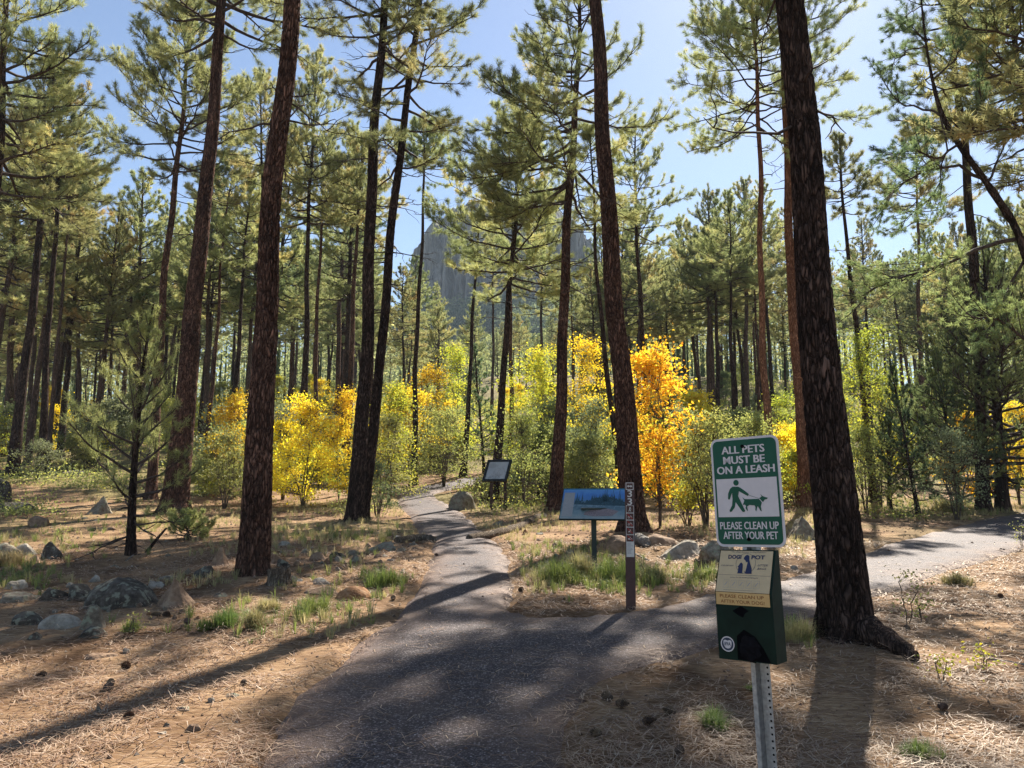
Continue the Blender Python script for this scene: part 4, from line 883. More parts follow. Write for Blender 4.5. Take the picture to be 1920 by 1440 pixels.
def build_far_forest():
    # the wood closing the view beyond the trees one can tell apart
    rng = np.random.default_rng(91); mb = MB(); tr = MB()
    for _ in range(1300):
        px = rng.uniform(-250, 2200); d = rng.uniform(95, 230); p = at_depth(px, d)
        if px > 1150 or px < 720: hh = rng.uniform(13, 23)
        else: hh = rng.uniform(5, 10); 
        if 720 < px < 1150 and d < 130: continue
        n = 170; f = rng.random(n)**.8; w = hh*rng.uniform(.16, .24)*(1-f)**.7+.2; a = rng.uniform(0, 2*PI, n); q = rng.random(n)**.5
        P = p+np.c_[w*q*np.cos(a), w*q*np.sin(a), hh*(.10+.90*f)]
        sz = rng.uniform(.35, .8, (n, 1)); A = norm(rng.normal(size=(n, 3)))*sz; B = norm(rng.normal(size=(n, 3)))*sz*.5
        mb.add(np.stack([P-A*.6, P+B, P+A*.6], 1).reshape(-1, 3), np.arange(n*3).reshape(-1, 3), np.repeat(np.clip(rng.uniform(.2, .7)+rng.normal(0, .1, n), 0, 1), 3))
        tube(mb, [p-np.array([0, 0, .5]), p+np.array([0, 0, hh*.5])], [.16, .10], 5, 0.0)
    tag(link('far_forest', mb.mesh('far_forest'), M['needles']), 'distant pine wood rising towards the butte', None, kind='stuff')
    # low undergrowth carpeting the forest floor further back
    mb = MB(); N = 26000
    px = rng.uniform(-150, 2080, N); d = 19+80*rng.random(N)**1.3; 
    X = (px-CX)/FPX*d*1.0; Yv = d
    cl = fbm(np.c_[X*.22, Yv*.22, np.zeros(N)], 3, 61); k = cl > np.interp(d, [19, 30, 50], [.55, .45, .36]); k &= path_sd(np.c_[X, Yv]) > .6
    X, Yv, cl = X[k], Yv[k], cl[k]; n = len(X); hh = rng.gamma(2, .12, n)+.05; per = 12
    P = np.repeat(np.c_[X, Yv, hbase(X, Yv)], per, 0)+np.c_[rng.normal(0, .16, (n*per, 2)), np.repeat(hh, per)*rng.random(n*per)*1.6+.02]
    leaves(mb, P, .085*np.repeat(np.clip(Yv/30, .8, 2.2), per), rng, np.clip(np.repeat(rng.beta(2, 2, n), per)+rng.normal(0, .08, n*per), 0, 1))
    tag(link('undergrowth', mb.mesh('undergrowth'), M['leaf_green']), 'low green undergrowth covering the far forest floor', None, kind='stuff')
build_far_forest()
build_trees(); build_junipers(); build_shrubs(); build_forest()
# ------------------------------------------------------------------ rocks, cones, logs, stumps, grass
def rockmat(name, dark, mid, light, lichen=None):
    m, n, l, out = newmat(name); b = n.new('ShaderNodeBsdfPrincipled'); b.inputs['Roughness'].default_value = .9; b.inputs['Specular IOR Level'].default_value = .2
    tc = n.new('ShaderNodeTexCoord'); oi = n.new('ShaderNodeObjectInfo'); ad = n.new('ShaderNodeVectorMath'); ad.operation = 'ADD'
    l.new(tc.outputs['Object'], ad.inputs[0]); l.new(oi.outputs['Location'], ad.inputs[1])
    t = n.new('ShaderNodeTexNoise'); t.inputs['Scale'].default_value = 9; t.inputs['Detail'].default_value = 8; t.inputs['Roughness'].default_value = .7; l.new(ad.outputs[0], t.inputs['Vector'])
    r = ramp(n, [(.32, dark), (.5, mid), (.68, light)]); l.new(t.outputs[0], r.inputs[0]); src = r.outputs[0]
    if lichen:
        t2 = n.new('ShaderNodeTexNoise'); t2.inputs['Scale'].default_value = 16; t2.inputs['Detail'].default_value = 4; l.new(ad.outputs[0], t2.inputs['Vector'])
        r2 = ramp(n, [(.54, (0, 0, 0)), (.62, (.8, .8, .8))]); l.new(t2.outputs[0], r2.inputs[0])
        mx = n.new('ShaderNodeMixRGB'); l.new(r2.outputs[0], mx.inputs[0]); l.new(src, mx.inputs[1]); mx.inputs[2].default_value = (*lichen, 1); src = mx.outputs[0]
    l.new(src, b.inputs['Base Color'])
    t3 = n.new('ShaderNodeTexNoise'); t3.inputs['Scale'].default_value = 40; t3.inputs['Detail'].default_value = 6; l.new(ad.outputs[0], t3.inputs['Vector'])
    bp = n.new('ShaderNodeBump'); bp.inputs['Strength'].default_value = .7; bp.inputs['Distance'].default_value = .012; l.new(t3.outputs[0], bp.inputs['Height']); l.new(bp.outputs[0], b.inputs['Normal'])
    l.new(b.outputs[0], out.inputs[0]); return m
M['rock_grey'] = rockmat('rock_grey', (.08, .062, .044), (.195, .158, .115), (.33, .285, .22), (.24, .245, .165))
M['rock_tan'] = rockmat('rock_tan', (.11, .068, .042), (.235, .15, .095), (.35, .25, .165))
M['rock_red'] = rockmat('rock_red', (.14, .062, .028), (.29, .145, .065), (.40, .26, .15))
M['rock_dark'] = rockmat('rock_dark', (.028, .022, .017), (.074, .059, .045), (.16, .137, .11), (.24, .235, .17))
M['rock_pale'] = rockmat('rock_pale', (.14, .115, .088), (.29, .25, .195), (.45, .405, .34))
def rock_mesh(w, dp, h, seed, kind):
    rng = np.random.default_rng(7000+seed); bm = bmesh.new(); bmesh.ops.create_icosphere(bm, subdivisions=4, radius=1)
    v = np.array([x.co for x in bm.verts]); u = v/np.linalg.norm(v, axis=1)[:, None]
    nc = {'angular': 11, 'round': 9, 'flat': 8, 'pyramid': 5}[kind]
    rad = np.ones(len(u))
    for k in range(nc):
        nrm = norm(rng.normal(size=3)+(np.array([0, 0, .6]) if kind == 'flat' else 0)); lim = rng.uniform(.5, .8) if kind != 'round' else rng.uniform(.66, .92)
        if kind == 'pyramid':
            a = k*2*PI/5+rng.normal(0, .2); nrm = norm(np.array([math.cos(a), math.sin(a), rng.uniform(.55, .85)])); lim = .50
        dd = u@nrm; rad = np.where(dd > 1e-3, np.minimum(rad, lim/np.maximum(dd, 1e-3)), rad)
    if kind == 'pyramid': rad = np.minimum(rad, 1.15)
    rad = rad*(1+.22*(fbm(u*2.2+seed, 3, seed)-.45)+.09*(fbm(u*7+seed, 3, seed+2)-.45))
    p = u*rad[:, None]; p /= np.abs(p).max(0)
    p[:, 2] = np.where(p[:, 2] < 0, p[:, 2]*.45, p[:, 2])
    p *= np.array([w/2, dp/2, h])
    for x, c in zip(bm.verts, p): x.co = c
    me = bpy.data.meshes.new('rock'); bm.to_mesh(me); bm.free(); me.polygons.foreach_set('use_smooth', np.full(len(me.polygons), kind == 'round'))
    return me
# label, px centre, base row, width px, height px, material, kind, group
ROCKS = [
 ('pale faced angular grey rock standing upright in the sunny clearing', 192, 966, 50, 42, 'rock_grey', 'pyramid', None),
 ('rounded brown rock with a pale top in the left clearing', 72, 987, 40, 20, 'rock_tan', 'round', None),
 ('tall dark boulder cut off by the left edge', 2, 946, 30, 42, 'rock_dark', 'round', None),
 ('long flat dark rock in the grass at the left', 40, 957, 74, 20, 'rock_dark', 'flat', None),
 ('cracked tan pyramid-shaped rock, largest in the rock row', 330, 1143, 90, 66, 'rock_tan', 'pyramid', None),
 ('wide black lichen-spotted boulder beside the tan pyramid rock', 232, 1137, 118, 52, 'rock_dark', 'round', None),
 ('oblong grey stone lying in front of the black boulder', 114, 1172, 68, 27, 'rock_pale', 'round', None),
 ('mossy rounded stone leaning against the oblong grey stone', 172, 1178, 50, 46, 'rock_grey', 'round', None),
 ('low dark stone under the mossy rounded stone', 172, 1192, 54, 24, 'rock_dark', 'round', None),
 ('dark grey stone left of the oblong grey stone', 50, 1168, 52, 26, 'rock_dark', 'round', None),
 ('small dark stone nearest the needles in the rock row', 64, 1196, 42, 20, 'rock_dark', 'angular', None),
 ('upright brown rock with a sharp peak left of the big pine foot', 413, 1066, 46, 46, 'rock_tan', 'pyramid', None),
 ('dark blunt rock below the sharp peaked rock', 380, 1087, 36, 26, 'rock_dark', 'angular', None),
 ('white capped dark rock in the shade of the sapling', 100, 1050, 38, 32, 'rock_dark', 'angular', None),
 ('greyish boulder at the left edge behind the rock row', 12, 1042, 60, 26, 'rock_grey', 'round', None),
 ('pale topped stone beside the left edge boulder', 52, 1040, 44, 24, 'rock_pale', 'angular', None),
 ('small round tan stone in front of the white capped rock', 60, 1058, 26, 16, 'rock_tan', 'round', None),
 ('brown stone with a bright rim behind the black boulder', 220, 1098, 28, 12, 'rock_red', 'round', None),
 ('small pale stone left of the bright rimmed stone', 177, 1094, 22, 16, 'rock_pale', 'angular', None),
 ('dark block left of the black boulder', 155, 1125, 62, 30, 'rock_dark', 'angular', None),
 ('second dark block further left in the rock row', 100, 1128, 62, 32, 'rock_dark', 'angular', None),
 ('pale slab at the left end of the rock row', 36, 1130, 84, 28, 'rock_grey', 'flat', None),
 ('white stone in the grass at the left edge', 28, 1108, 38, 22, 'rock_pale', 'angular', None),
 ('pale rock behind the tan pyramid rock', 290, 1105, 32, 24, 'rock_pale', 'angular', None),
 ('flat pale rock between the pyramid rock and the blunt rock', 318, 1088, 36, 16, 'rock_pale', 'flat', None),
 ('grey stone in shade right of the tan pyramid rock', 418, 1118, 34, 16, 'rock_grey', 'flat', None),
 ('brown stone touching the right side of the big pine foot', 514, 1062, 26, 24, 'rock_tan', 'angular', None),
 ('dark stone just right of the big pine foot', 530, 1070, 24, 18, 'rock_dark', 'angular', None),
 ('pale stone right of the broken stump', 553, 1094, 34, 16, 'rock_pale', 'angular', None),
 ('grey domed stone in the rubble right of the big pine', 595, 1054, 28, 18, 'rock_tan', 'round', None),
 ('reddish stone on top of the rubble heap', 637, 1036, 22, 14, 'rock_red', 'angular', None),
 ('dark stone in the middle of the rubble heap', 636, 1050, 34, 18, 'rock_dark', 'angular', None),
 ('pale slab leaning on the rubble heap', 638, 1056, 24, 12, 'rock_pale', 'flat', None),
 ('grey stone right of the rubble heap', 664, 1056, 30, 16, 'rock_grey', 'angular', None),
 ('stone at the back of the rubble heap', 662, 1042, 22, 12, 'rock_grey', 'round', None),
 ('long flat grey slab near the timber step', 722, 1034, 58, 20, 'rock_grey', 'flat', None),
 ('white stone beside the timber step', 750, 1012, 24, 12, 'rock_pale', 'angular', None),
 ('small white stone near the bright grass clump', 736, 1054, 22, 9, 'rock_pale', 'flat', None),
 ('orange red rock beside the bright grass clumps', 662, 1124, 66, 28, 'rock_red', 'round', None),
 ('low tan rock behind the middle grass clump', 606, 1112, 62, 20, 'rock_tan', 'flat', None),
 ('bleached jagged rock above the low tan rock', 600, 1096, 50, 18, 'rock_pale', 'flat', None),
 ('pale stone beyond the big pine in the sun', 531, 1024, 22, 16, 'rock_pale', 'angular', None),
 ('large grey brown boulder at the bend beside the map board', 866, 957, 48, 32, 'rock_grey', 'round', None),
 ('stone in the litter below the map board', 935, 985, 30, 12, 'rock_grey', 'flat', None),
 ('wide brown boulder at the foot of the plated pine', 1160, 1042, 52, 34, 'rock_tan', 'round', None),
 ('striped grey rock slab behind the pet sign', 1282, 1046, 92, 30, 'rock_pale', 'flat', None),
 ('bluish grey boulder half hidden by the dispenser', 1345, 1058, 64, 40, 'rock_grey', 'angular', None),
 ('mound-like tan boulder right of the plated pine', 1238, 1034, 60, 24, 'rock_tan', 'round', None),
 ('grey boulder between the pet sign and the big sign tree', 1505, 1012, 66, 46, 'rock_grey', 'angular', None),
 ('tan block in the sunny ground left of the panorama board', 1046, 1026, 20, 13, 'rock_tan', 'angular', None),
 ('small dark block beside the log edging', 987, 1024, 14, 9, 'rock_tan', 'angular', None),
 ('small reddish block by the path edge below the log edging', 954, 1020, 14, 8, 'rock_red', 'angular', None),
 ('pale stone in the sun right of the log edging', 1012, 1003, 14, 6, 'rock_pale', 'flat', None),
 ('tan chunk nearest the camera on the left needles', 153, 1416, 40, 18, 'rock_tan', 'angular', None),
 ('flat brown chip right of the nearest tan chunk', 192, 1412, 30, 10, 'rock_tan', 'flat', None),
 ('pale topped stone in the trunk shadow', 362, 1358, 46, 16, 'rock_tan', 'angular', None),
 ('whitish flat chip below the trunk shadow', 306, 1366, 24, 10, 'rock_pale', 'flat', None),
 ('grey flat stone lying in the trunk shadow', 437, 1298, 46, 14, 'rock_grey', 'flat', None),
 ('buried stone at the edge of the trunk shadow', 345, 1322, 40, 14, 'rock_grey', 'flat', None),
 ('orange chip above the trunk shadow', 411, 1272, 18, 9, 'rock_red', 'angular', None),
 ('half buried lump in the left needles', 190, 1232, 54, 20, 'rock_tan', 'flat', None),
 ('pale flat stone in the grass far left', 136, 893, 40, 12, 'rock_pale', 'flat', None),
 ('pale rock across the far path behind the shrubs', 995, 868, 26, 10, 'rock_pale', 'angular', None),
 ('small brown rock below the young sapling', 178, 995, 20, 9, 'rock_dark', 'angular', None),
 ('brown block near the thick scaly pine', 393, 932, 20, 9, 'rock_red', 'angular', None),
]
def build_rocks():
    for k, (lab, cx, by, w, h, mat, kind, grp) in enumerate(ROCKS):
        b = ground(cx, by-h*.10); b[2] = HG(b[0], b[1])-.012; W_ = px_size(w, b)*1.16; Hh = px_size(h, b)*1.12
        o = link('rock', rock_mesh(W_, W_*{'round': .8, 'angular': .85, 'flat': .8, 'pyramid': .85}[kind], Hh, k, kind), M[mat])
        o.location = (b[0], b[1], b[2]-.03*min(1, Hh/.15)); o.rotation_euler = (0, 0, random.Random(k).uniform(-.4, .4))
        tag(o, lab, 'rock')
    # scattered pebbles and stones along the rock rows
    rng = np.random.default_rng(12); protos = [rock_mesh(1, .8, .55, 500+i, ['angular', 'round', 'flat'][i % 3]) for i in range(6)]
    for m_, i in zip(protos, range(6)): m_.materials.append(M[['rock_grey', 'rock_tan', 'rock_tan', 'rock_pale', 'rock_red', 'rock_grey'][i]])
    zones = [((20, 420), (1075, 1165), 60, 'small stone among the left rock row', 'small stones of the left rock row'), ((500, 780), (1020, 1085), 60, 'small stone of the rubble right of the big left pine', 'rubble stones right of the big left pine'),
             ((0, 420), (960, 1070), 26, 'small stone in the left clearing', 'stones in the left clearing'), ((930, 1150), (970, 1050), 26, 'small stone on the sunny slope left of the panorama board', 'stones on the sunny slope'),
             ((40, 480), (1210, 1430), 14, 'small stone on the foreground needles', 'stones on the foreground needles'), ((1200, 1500), (1010, 1075), 14, 'small stone among the rocks behind the pet sign', 'stones behind the pet sign')]
    for (xa, xb), (ya, yb), n, lab, grp in zones:
        for _ in range(n):
            b = ground(rng.uniform(xa, xb), rng.uniform(ya, yb)); 
            if path_sd(b[None, :2])[0] < .08: continue
            b[2] = HG(b[0], b[1]); s = px_size(rng.uniform(7, 20), b)
            o = link('stone', protos[int(rng.integers(6))]); o.location = tuple(b); o.scale = (s, s*rng.uniform(.7, 1.1), s*rng.uniform(.5, 1.1)); o.rotation_euler = (0, 0, rng.uniform(0, 6)); tag(o, lab, 'stone', grp)
def cone_mesh():
    mb = MB(); n = 90; L = .085; R = .032
    tube(mb, [(0, 0, 0), (0, 0, L*.5), (0, 0, L)], [R*.5, R*.62, .004], 8, .1)
    for k in range(n):
        f = (k+.5)/n; a = k*2.399963; z = L*f; r = R*(math.sin(PI*min(.98, f*.86+.16))**.8); s = .012*(1-.4*f)
        d = np.array([math.cos(a), math.sin(a), .35]); t = np.array([-math.sin(a), math.cos(a), 0]); c = np.array([0, 0, z])
        p0 = c+d*np.array([r*.45, r*.45, 0]); p1 = c+np.array([math.cos(a)*r, math.sin(a)*r, .006]); 
        mb.add(np.array([p0-t*s*.5, p0+t*s*.5, p1+t*s*.55, p1+np.array([math.cos(a), math.sin(a), .9])*.006, p1-t*s*.55]), [[0, 1, 2, 3, 4]], .3+.5*((k*7) % 5)/5)
    return mb.mesh('pine_cone')
def build_cones():
    M['cone'] = leafmat('cone', [(0, (.045, .028, .02)), (.5, (.13, .08, .05)), (1, (.26, .17, .105))], 0., .03)
    me = cone_mesh(); me.materials.append(M['cone']); rng = np.random.default_rng(4)
    spots = [(197, 1294, 'cone lying with its neighbour on the left needles'), (207, 1290, 0), (230, 1250, 0), (88, 1262, 0), (300, 1157, 0), (318, 1156, 0), (351, 1174, 0), (461, 1279, 'cone at the edge of the long trunk shadow'), (735, 1127, 'lone cone beside the sunlit path edge'), (815, 1045, 0),
             (1147, 1312, 0), (1155, 1324, 'larger of the two cones beside the path edge, below the trail post'), (1127, 1381, 0), (1266, 1337, 0), (1272, 1412, 0), (1205, 1357, 0), (1697, 1181, 'cone below the leafy seedling right of the big sign tree'), (1878, 1123, 'cone on the sunny needles at the right edge'),
             (1760, 1330, 0), (250, 1345, 0), (980, 1110, 0), (1003, 1113, 0)]
    for k, (u, v, lab) in enumerate(spots):
        b = ground(u, v); z = HG(b[0], b[1]); sd = path_sd(b[None, :2])[0]
        o = link('pine_cone', me); o.location = (b[0], b[1], z+.028+(.055 if sd < .04 else 0)); o.rotation_euler = (rng.uniform(1.2, 1.9), 0, rng.uniform(0, 6)); s = rng.uniform(.62, .95); o.scale = (s, s, s)
        tag(o, lab if lab else ('brown pine cone on the needles left of the path' if u < 700 else 'brown pine cone on the needles right of the path' if u > 1010 else 'brown pine cone at the path edge'), 'pine cone', None if lab else ('cones left of the path' if u < 700 else 'cones right of the path' if u > 1010 else 'cones at the path edge'))
def log(label, pxs, r, seed, mat='bark_dark', name='log', cat='log', lift=.5, taper=1.0):
    rng = np.random.default_rng(seed); P = []
    for u, v in pxs: b = ground(u, v); P.append([b[0], b[1], HG(b[0], b[1])+r*lift])
    P = np.array(P); b0 = P[0].copy(); n = 24
    g = np.linspace(0, 1, n); Q = np.array([[np.interp(x, np.linspace(0, 1, len(P)), P[:, k]) for k in range(3)] for x in g])-b0
    mb = MB(); tube(mb, Q+rng.normal(0, r*.06, (n, 3)), r*np.linspace(1, taper, n)*(1+.08*rng.normal(size=n)), 14, 1.0)
    o = link(name, mb.mesh(name), M[mat]); o.location = tuple(b0); return tag(o, label, cat)
def build_wood():
    M['log_wood'] = barkmat('log_wood', (.06, .045, .035), (.16, .12, .09), (.30, .24, .18), 1.2)
    M['log_pale'] = barkmat('log_pale', (.16, .14, .12), (.30, .27, .24), (.46, .43, .39), 1.2)
    log('long weathered log edging the right side of the step', [(880, 1012), (935, 1003), (975, 990), (1012, 972)], .085, 1, 'log_wood')
    log('short dark timber set across the left end of the step', [(745, 1018), (790, 1012), (818, 1014)], .075, 2, 'log_wood')
    log('pale broken log leaning at the foot of the plated pine', [(1192, 1018), (1212, 1034)], .085, 3, 'log_pale', lift=.9)
    log('split white branch in front of the pale broken log', [(1192, 1042), (1214, 1050)], .02, 4, 'log_pale', name='fallen_branch', cat='branch')
    log('thin pale stick on the needles at the right edge', [(1850, 1240), (1935, 1252)], .011, 5, 'log_pale', name='stick', cat='stick')
    log('bent white twig at the foot of the sapling', [(236, 1050), (256, 1038)], .012, 6, 'log_pale', name='stick', cat='stick')
    log('low log lying behind the big juniper on the right', [(1820, 921), (1935, 912)], .14, 7, 'bark_dark')
    # dead limb propped beside the sapling
    b = ground(272, 1037); b[2] = HG(b[0], b[1]); mb = MB(); e = on_plane(312, 990, b[1]+.2)-b
    tube(mb, [(0, 0, -.03), tuple(e*.5+np.array([.01, 0, .01])), tuple(e)], [.028, .024, .015], 8, 1.0)
    o = link('dead_limb', mb.mesh('dead_limb'), M['bark_dark']); o.location = tuple(b); tag(o, 'dark dead limb propped up beside the sapling', 'branch')
    # surface root of the big sign tree
    b = ground(1600, 1205); b[2] = HG(b[0], b[1]); e = ground(1722, 1243); P = []
    for f in np.linspace(0, 1, 14):
        q = b*(1-f)+e*f; q[2] = HG(q[0], q[1])+.10*(1-f)**1.2+.035; P.append(q-b)
    mb = MB(); r = np.random.default_rng(3); tube(mb, np.array(P)+r.normal(0, .008, (14, 3)), np.linspace(.14, .045, 14)*(1+.07*r.normal(size=14)), 16, .8)
    root = [o for o in S.objects if o.get('label', '').startswith('large dark-barked pine right')][0]
    ro = link('surface_root', mb.mesh('surface_root'), M['bark_dark'], root); ro.location = tuple(Vector(b)-root.location)
    for lab, u, v, w, h, seed in (('broken grey stump in front of the big left pine', 522, 1098, 40, 28, 1), ('dark stump beside the big juniper', 1847, 930, 34, 28, 2), ('weathered low stump beside the dispenser rocks', 1318, 1066, 30, 16, 3)):
        b = ground(u, v); b[2] = HG(b[0], b[1]); R = px_size(w, b)/2; Hh = px_size(h, b); rng = np.random.default_rng(seed); sd = 40; rows = 12
        th = np.arange(sd)*2*PI/sd; top = Hh*(.7+.55*vnoise(np.c_[np.cos(th)*1.6, np.sin(th)*1.6, th*0], seed)+.12*rng.random(sd)); V = []
        for k in range(rows):
            f = k/(rows-1); rr = R*(1+.35*(1-f)**3+.12*np.sin(5*th+seed)*(1-f)+.05*rng.normal(size=sd)); V.append(np.c_[rr*np.cos(th), rr*np.sin(th), -.05+(top+.05)*f])
        for f, dz in ((.7, -.02), (.35, -.05), (.05, -.06)): V.append(np.c_[R*f*np.cos(th), R*f*np.sin(th), top*.9+dz*Hh/.15])
        V = np.concatenate(V); i = np.arange(rows+2)[:, None]*sd; j = np.arange(sd)[None]; k = (j+1) % sd
        mb = MB(); mb.add(V, np.stack([i+j, i+k, i+sd+k, i+sd+j], -1).reshape(-1, 4), .8)
        o = link('tree_stump', mb.mesh('tree_stump'), M['log_wood'] if seed != 2 else M['bark_dark']); o.location = tuple(b); tag(o, lab, 'stump')
def blades(mb, P, n, h, spread, w, rng, tint):
    N = len(P); a = rng.uniform(0, 2*PI, (N, n)); out = rng.random((N, n))**.7*spread; hh = (np.asarray(h)[:, None] if np.ndim(h) else h)*rng.uniform(.5, 1.1, (N, n))
    base = P[:, None]+np.stack([np.cos(a)*out*.25, np.sin(a)*out*.25, a*0], -1)
    mid = base+np.stack([np.cos(a)*out*.3, np.sin(a)*out*.3, hh*.6], -1); tip = base+np.stack([np.cos(a)*out, np.sin(a)*out, hh*(1-.45*out/max(spread, 1e-6))], -1)
    s = np.stack([-np.sin(a), np.cos(a), a*0], -1)*w/2
    V = np.stack([base-s, base+s, mid-s*.8, mid+s*.8, tip], 2).reshape(-1, 3); i = np.arange(N*n)[:, None]*5
    t = np.repeat(np.clip(np.asarray(tint)[:, None]+rng.normal(0, .1, (N, n)), 0, 1).ravel(), 5); mb.add(V, i+np.array([[0, 1, 3, 2]]), t); mb.add(V, i+np.array([[2, 3, 4]]), t)
def build_grass():
    rng = np.random.default_rng(21)
    clumps = [('brightest grass clump, right of the orange red rock by the path', 722, 1100, 48, 44, 'grass', .45), ('arching green grass clump in front of the low tan rock', 586, 1154, 46, 52, 'grass', .4), ('dark green grass clump below the broken stump', 424, 1178, 46, 26, 'grass', .2),
     ('short green grass tuft left of the dark green clump', 386, 1184, 28, 20, 'grass', .4), ('upright yellowing grass tuft', 474, 1184, 50, 12, 'grass_dry', .3), ('thin dry grass spray beside the yellowing tuft', 505, 1150, 34, 30, 'grass_dry', .6), ('tall green grass around the panorama board post', 1150, 1092, 66, 46, 'grass', .35),
     ('dark grass mat left of the panorama board post', 1040, 1094, 56, 50, 'grass', .2), ('dry tufted grass just left of the panorama board post', 1090, 1086, 60, 24, 'grass_dry', .4), ('grass right of the trail post', 1225, 1092, 40, 44, 'grass_dry', .2), ('olive grass bunch right of the path edge near the right border', 1795, 1098, 34, 30, 'grass_dry', .3),
     ('pale green grass bunch low on the right foreground needles', 1335, 1352, 44, 40, 'grass', .5), ('dry golden grass between the dispenser and the big sign tree', 1500, 1205, 56, 36, 'grass_dry', .4), ('green grass bunch at the bottom right', 1722, 1412, 40, 44, 'grass', .4), ('dry grass bunch on the far bank beyond the right path', 1778, 962, 30, 34, 'grass_dry', .6),
     ('straw grass bunch at the left edge', 22, 1066, 40, 40, 'grass_dry', .6), ('small green tuft below the nearest dark stone', 245, 1186, 26, 18, 'grass', .5), ('grass tuft under the bluish boulder by the dispenser', 1340, 1085, 40, 30, 'grass', .6), ('yellow tuft beside the angular upright rock', 262, 990, 22, 18, 'grass_dry', .2), ('green tuft in the bottom right shade', 1420, 1290, 24, 30, 'grass', .5)]
    for lab, u, v, h, sp, mat, t in clumps:
        b = ground(u, v-2); b[2] = HG(b[0], b[1])-.01; hh = px_size(h, b); sw = px_size(sp, b); mb = MB(); K = 14
        P = np.c_[rng.normal(0, sw*.32, (K, 2)), np.zeros(K)]; blades(mb, P, 46, hh*rng.uniform(.6, 1.15, K), hh*.75, .0055*max(.55, b[1]/9), rng, np.clip(rng.normal(t, .12, K), 0, 1))
        o = link('grass_clump', mb.mesh('grass_clump'), M[mat]); o.location = tuple(b); tag(o, lab, 'grass clump')
    # greener grass where it grows thickest: uncountable
    mb = MB(); pts = []
    for u, v, su, sv, n in ((690, 1095, 80, 24, 80), (570, 1150, 80, 24, 26), (430, 1168, 80, 20, 26), (1075, 1078, 60, 16, 260), (1155, 1085, 30, 18, 120), (1260, 1080, 60, 14, 130), (1480, 1190, 30, 12, 30), (1030, 1040, 60, 14, 120), (1650, 945, 140, 10, 420), (1800, 950, 120, 10, 320), (300, 985, 70, 12, 120), (90, 1010, 80, 20, 140), (30, 1085, 50, 16, 110), (620, 1005, 70, 8, 160), (1000, 955, 60, 8, 120), (200, 905, 200, 8, 300), (820, 918, 20, 3, 30), (1440, 990, 50, 10, 90)):
        for _ in range(n):
            b = ground(rng.normal(u, su), rng.normal(v, sv)); pts.append(b[:2])
    q = np.array(pts); q = q[path_sd(q) > .12]; n = len(q); P = np.c_[q, hground(q[:, 0], q[:, 1])]
    blades(mb, P, 18, rng.uniform(.06, .22, n), .12, .0055, rng, np.clip(rng.beta(2, 2.2, n), 0, 1)*np.clip(q[:, 1]/9, .8, 1.3))
    tag(link('green_grass', mb.mesh('green_grass'), M['grass']), 'patches of green grass beside the path and rocks', None, kind='stuff')
    # thin grass through the clearing: uncountable
    mb = MB(); N = 17000; px = rng.uniform(-100, 2020, N); d = 5.5+32*rng.random(N)**1.1; X = (px-CX)/FPX*d; q = np.c_[X, d]; sd = path_sd(q)
    den = fbm(np.c_[q*.42, np.zeros(N)], 3, 33); thr = np.interp(d, [5, 9, 14, 22], [.62, .54, .48, .42]); k = (den > thr) & (sd > .12)
    q = q[k]; n = len(q); P = np.c_[q, hground(q[:, 0], q[:, 1])]
    blades(mb, P, 14, rng.uniform(.05, .20, n), .10, .005, rng, rng.beta(2.4, 1.6, n)); v = mb.v
    tag(link('grass', mb.mesh('grass'), M['grass_dry']), 'thin dry grass growing through the needle litter', None, kind='stuff')
    # leafy seedlings
    for k, (lab, u, v, h, w) in enumerate([('leafy seedling with red-tinged leaves right of the big sign tree', 1702, 1172, 100, 40), ('small seedling leaning right of the leafy seedling', 1728, 1160, 46, 34), ('bright green sprout beside the surface root', 1766, 1275, 48, 26), ('second bright sprout at the right of the surface root', 1838, 1256, 34, 34), ('pale weed in front of the mossy stone', 248, 1190, 32, 26), ('tall thin weed at the right edge of the path', 1916, 1030, 50, 24), ('sprouting weed in the sun beside the left edge boulder', 116, 1022, 34, 22)]):
        b = ground(u, v); b[2] = HG(b[0], b[1]); H = px_size(h, b); t = thing('seedling', lab, 'seedling', tuple(b)); wv, fv = shrub_meshes(H, px_size(w, b), 12, 7, .032 if k < 2 else .026, 2, 900+k, lo=.2, stem_r=.004); link('stems', wv, M['stem'], t); link('foliage', fv, M['leaf_lime' if k in (2, 3) else 'leaf_green'], t)
build_litter(); build_rocks(); build_cones(); build_wood(); build_grass()
# ------------------------------------------------------------------ signs
M['sign_green'] = plain('sign_green', (.004, .075, .044), .45, noise=.06, spec=.25)
M['sign_white'] = plain('sign_white', (.56, .55, .57), .5, noise=.04, spec=.2)
M['galv'] = plain('galvanised_steel', (.36, .37, .37), .5, .6, noise=.25, scale=60, bump=.1)
M['disp_green'] = plain('dispenser_green', (.005, .0175, .0115), .6, noise=.25, scale=18, spec=.15)
M['cream'] = plain('label_cream', (.52, .41, .24), .5, noise=.06)
M['tan_strip'] = plain('label_tan', (.52, .35, .14), .5, noise=.06)
M['navy'] = plain('print_navy', (.015, .022, .07), .6, noise=.05)
M['brown_print'] = plain('print_brown', (.17, .06, .012), .6, noise=.05)
M['black'] = plain('black', (.004, .004, .005), .8, noise=.2, spec=.03)
M['bag'] = plain('bag_plastic', (.005, .005, .007), .6, noise=.2, spec=.06)
M['sticker_blue'] = plain('sticker_blue', (.02, .035, .07), .5, noise=.05)
M['post_brown'] = plain('post_brown', (.075, .032, .026), .55, noise=.2, scale=25)
M['decal_white'] = plain('decal_white', (.62, .58, .53), .5, noise=.06)
M['decal_brown'] = plain('decal_brown', (.08, .03, .022), .5, noise=.1)
M['decal_red'] = plain('decal_red', (.33, .025, .02), .5, noise=.1)
M['grey_print'] = plain('print_grey', (.30, .29, .28), .6, noise=.05)
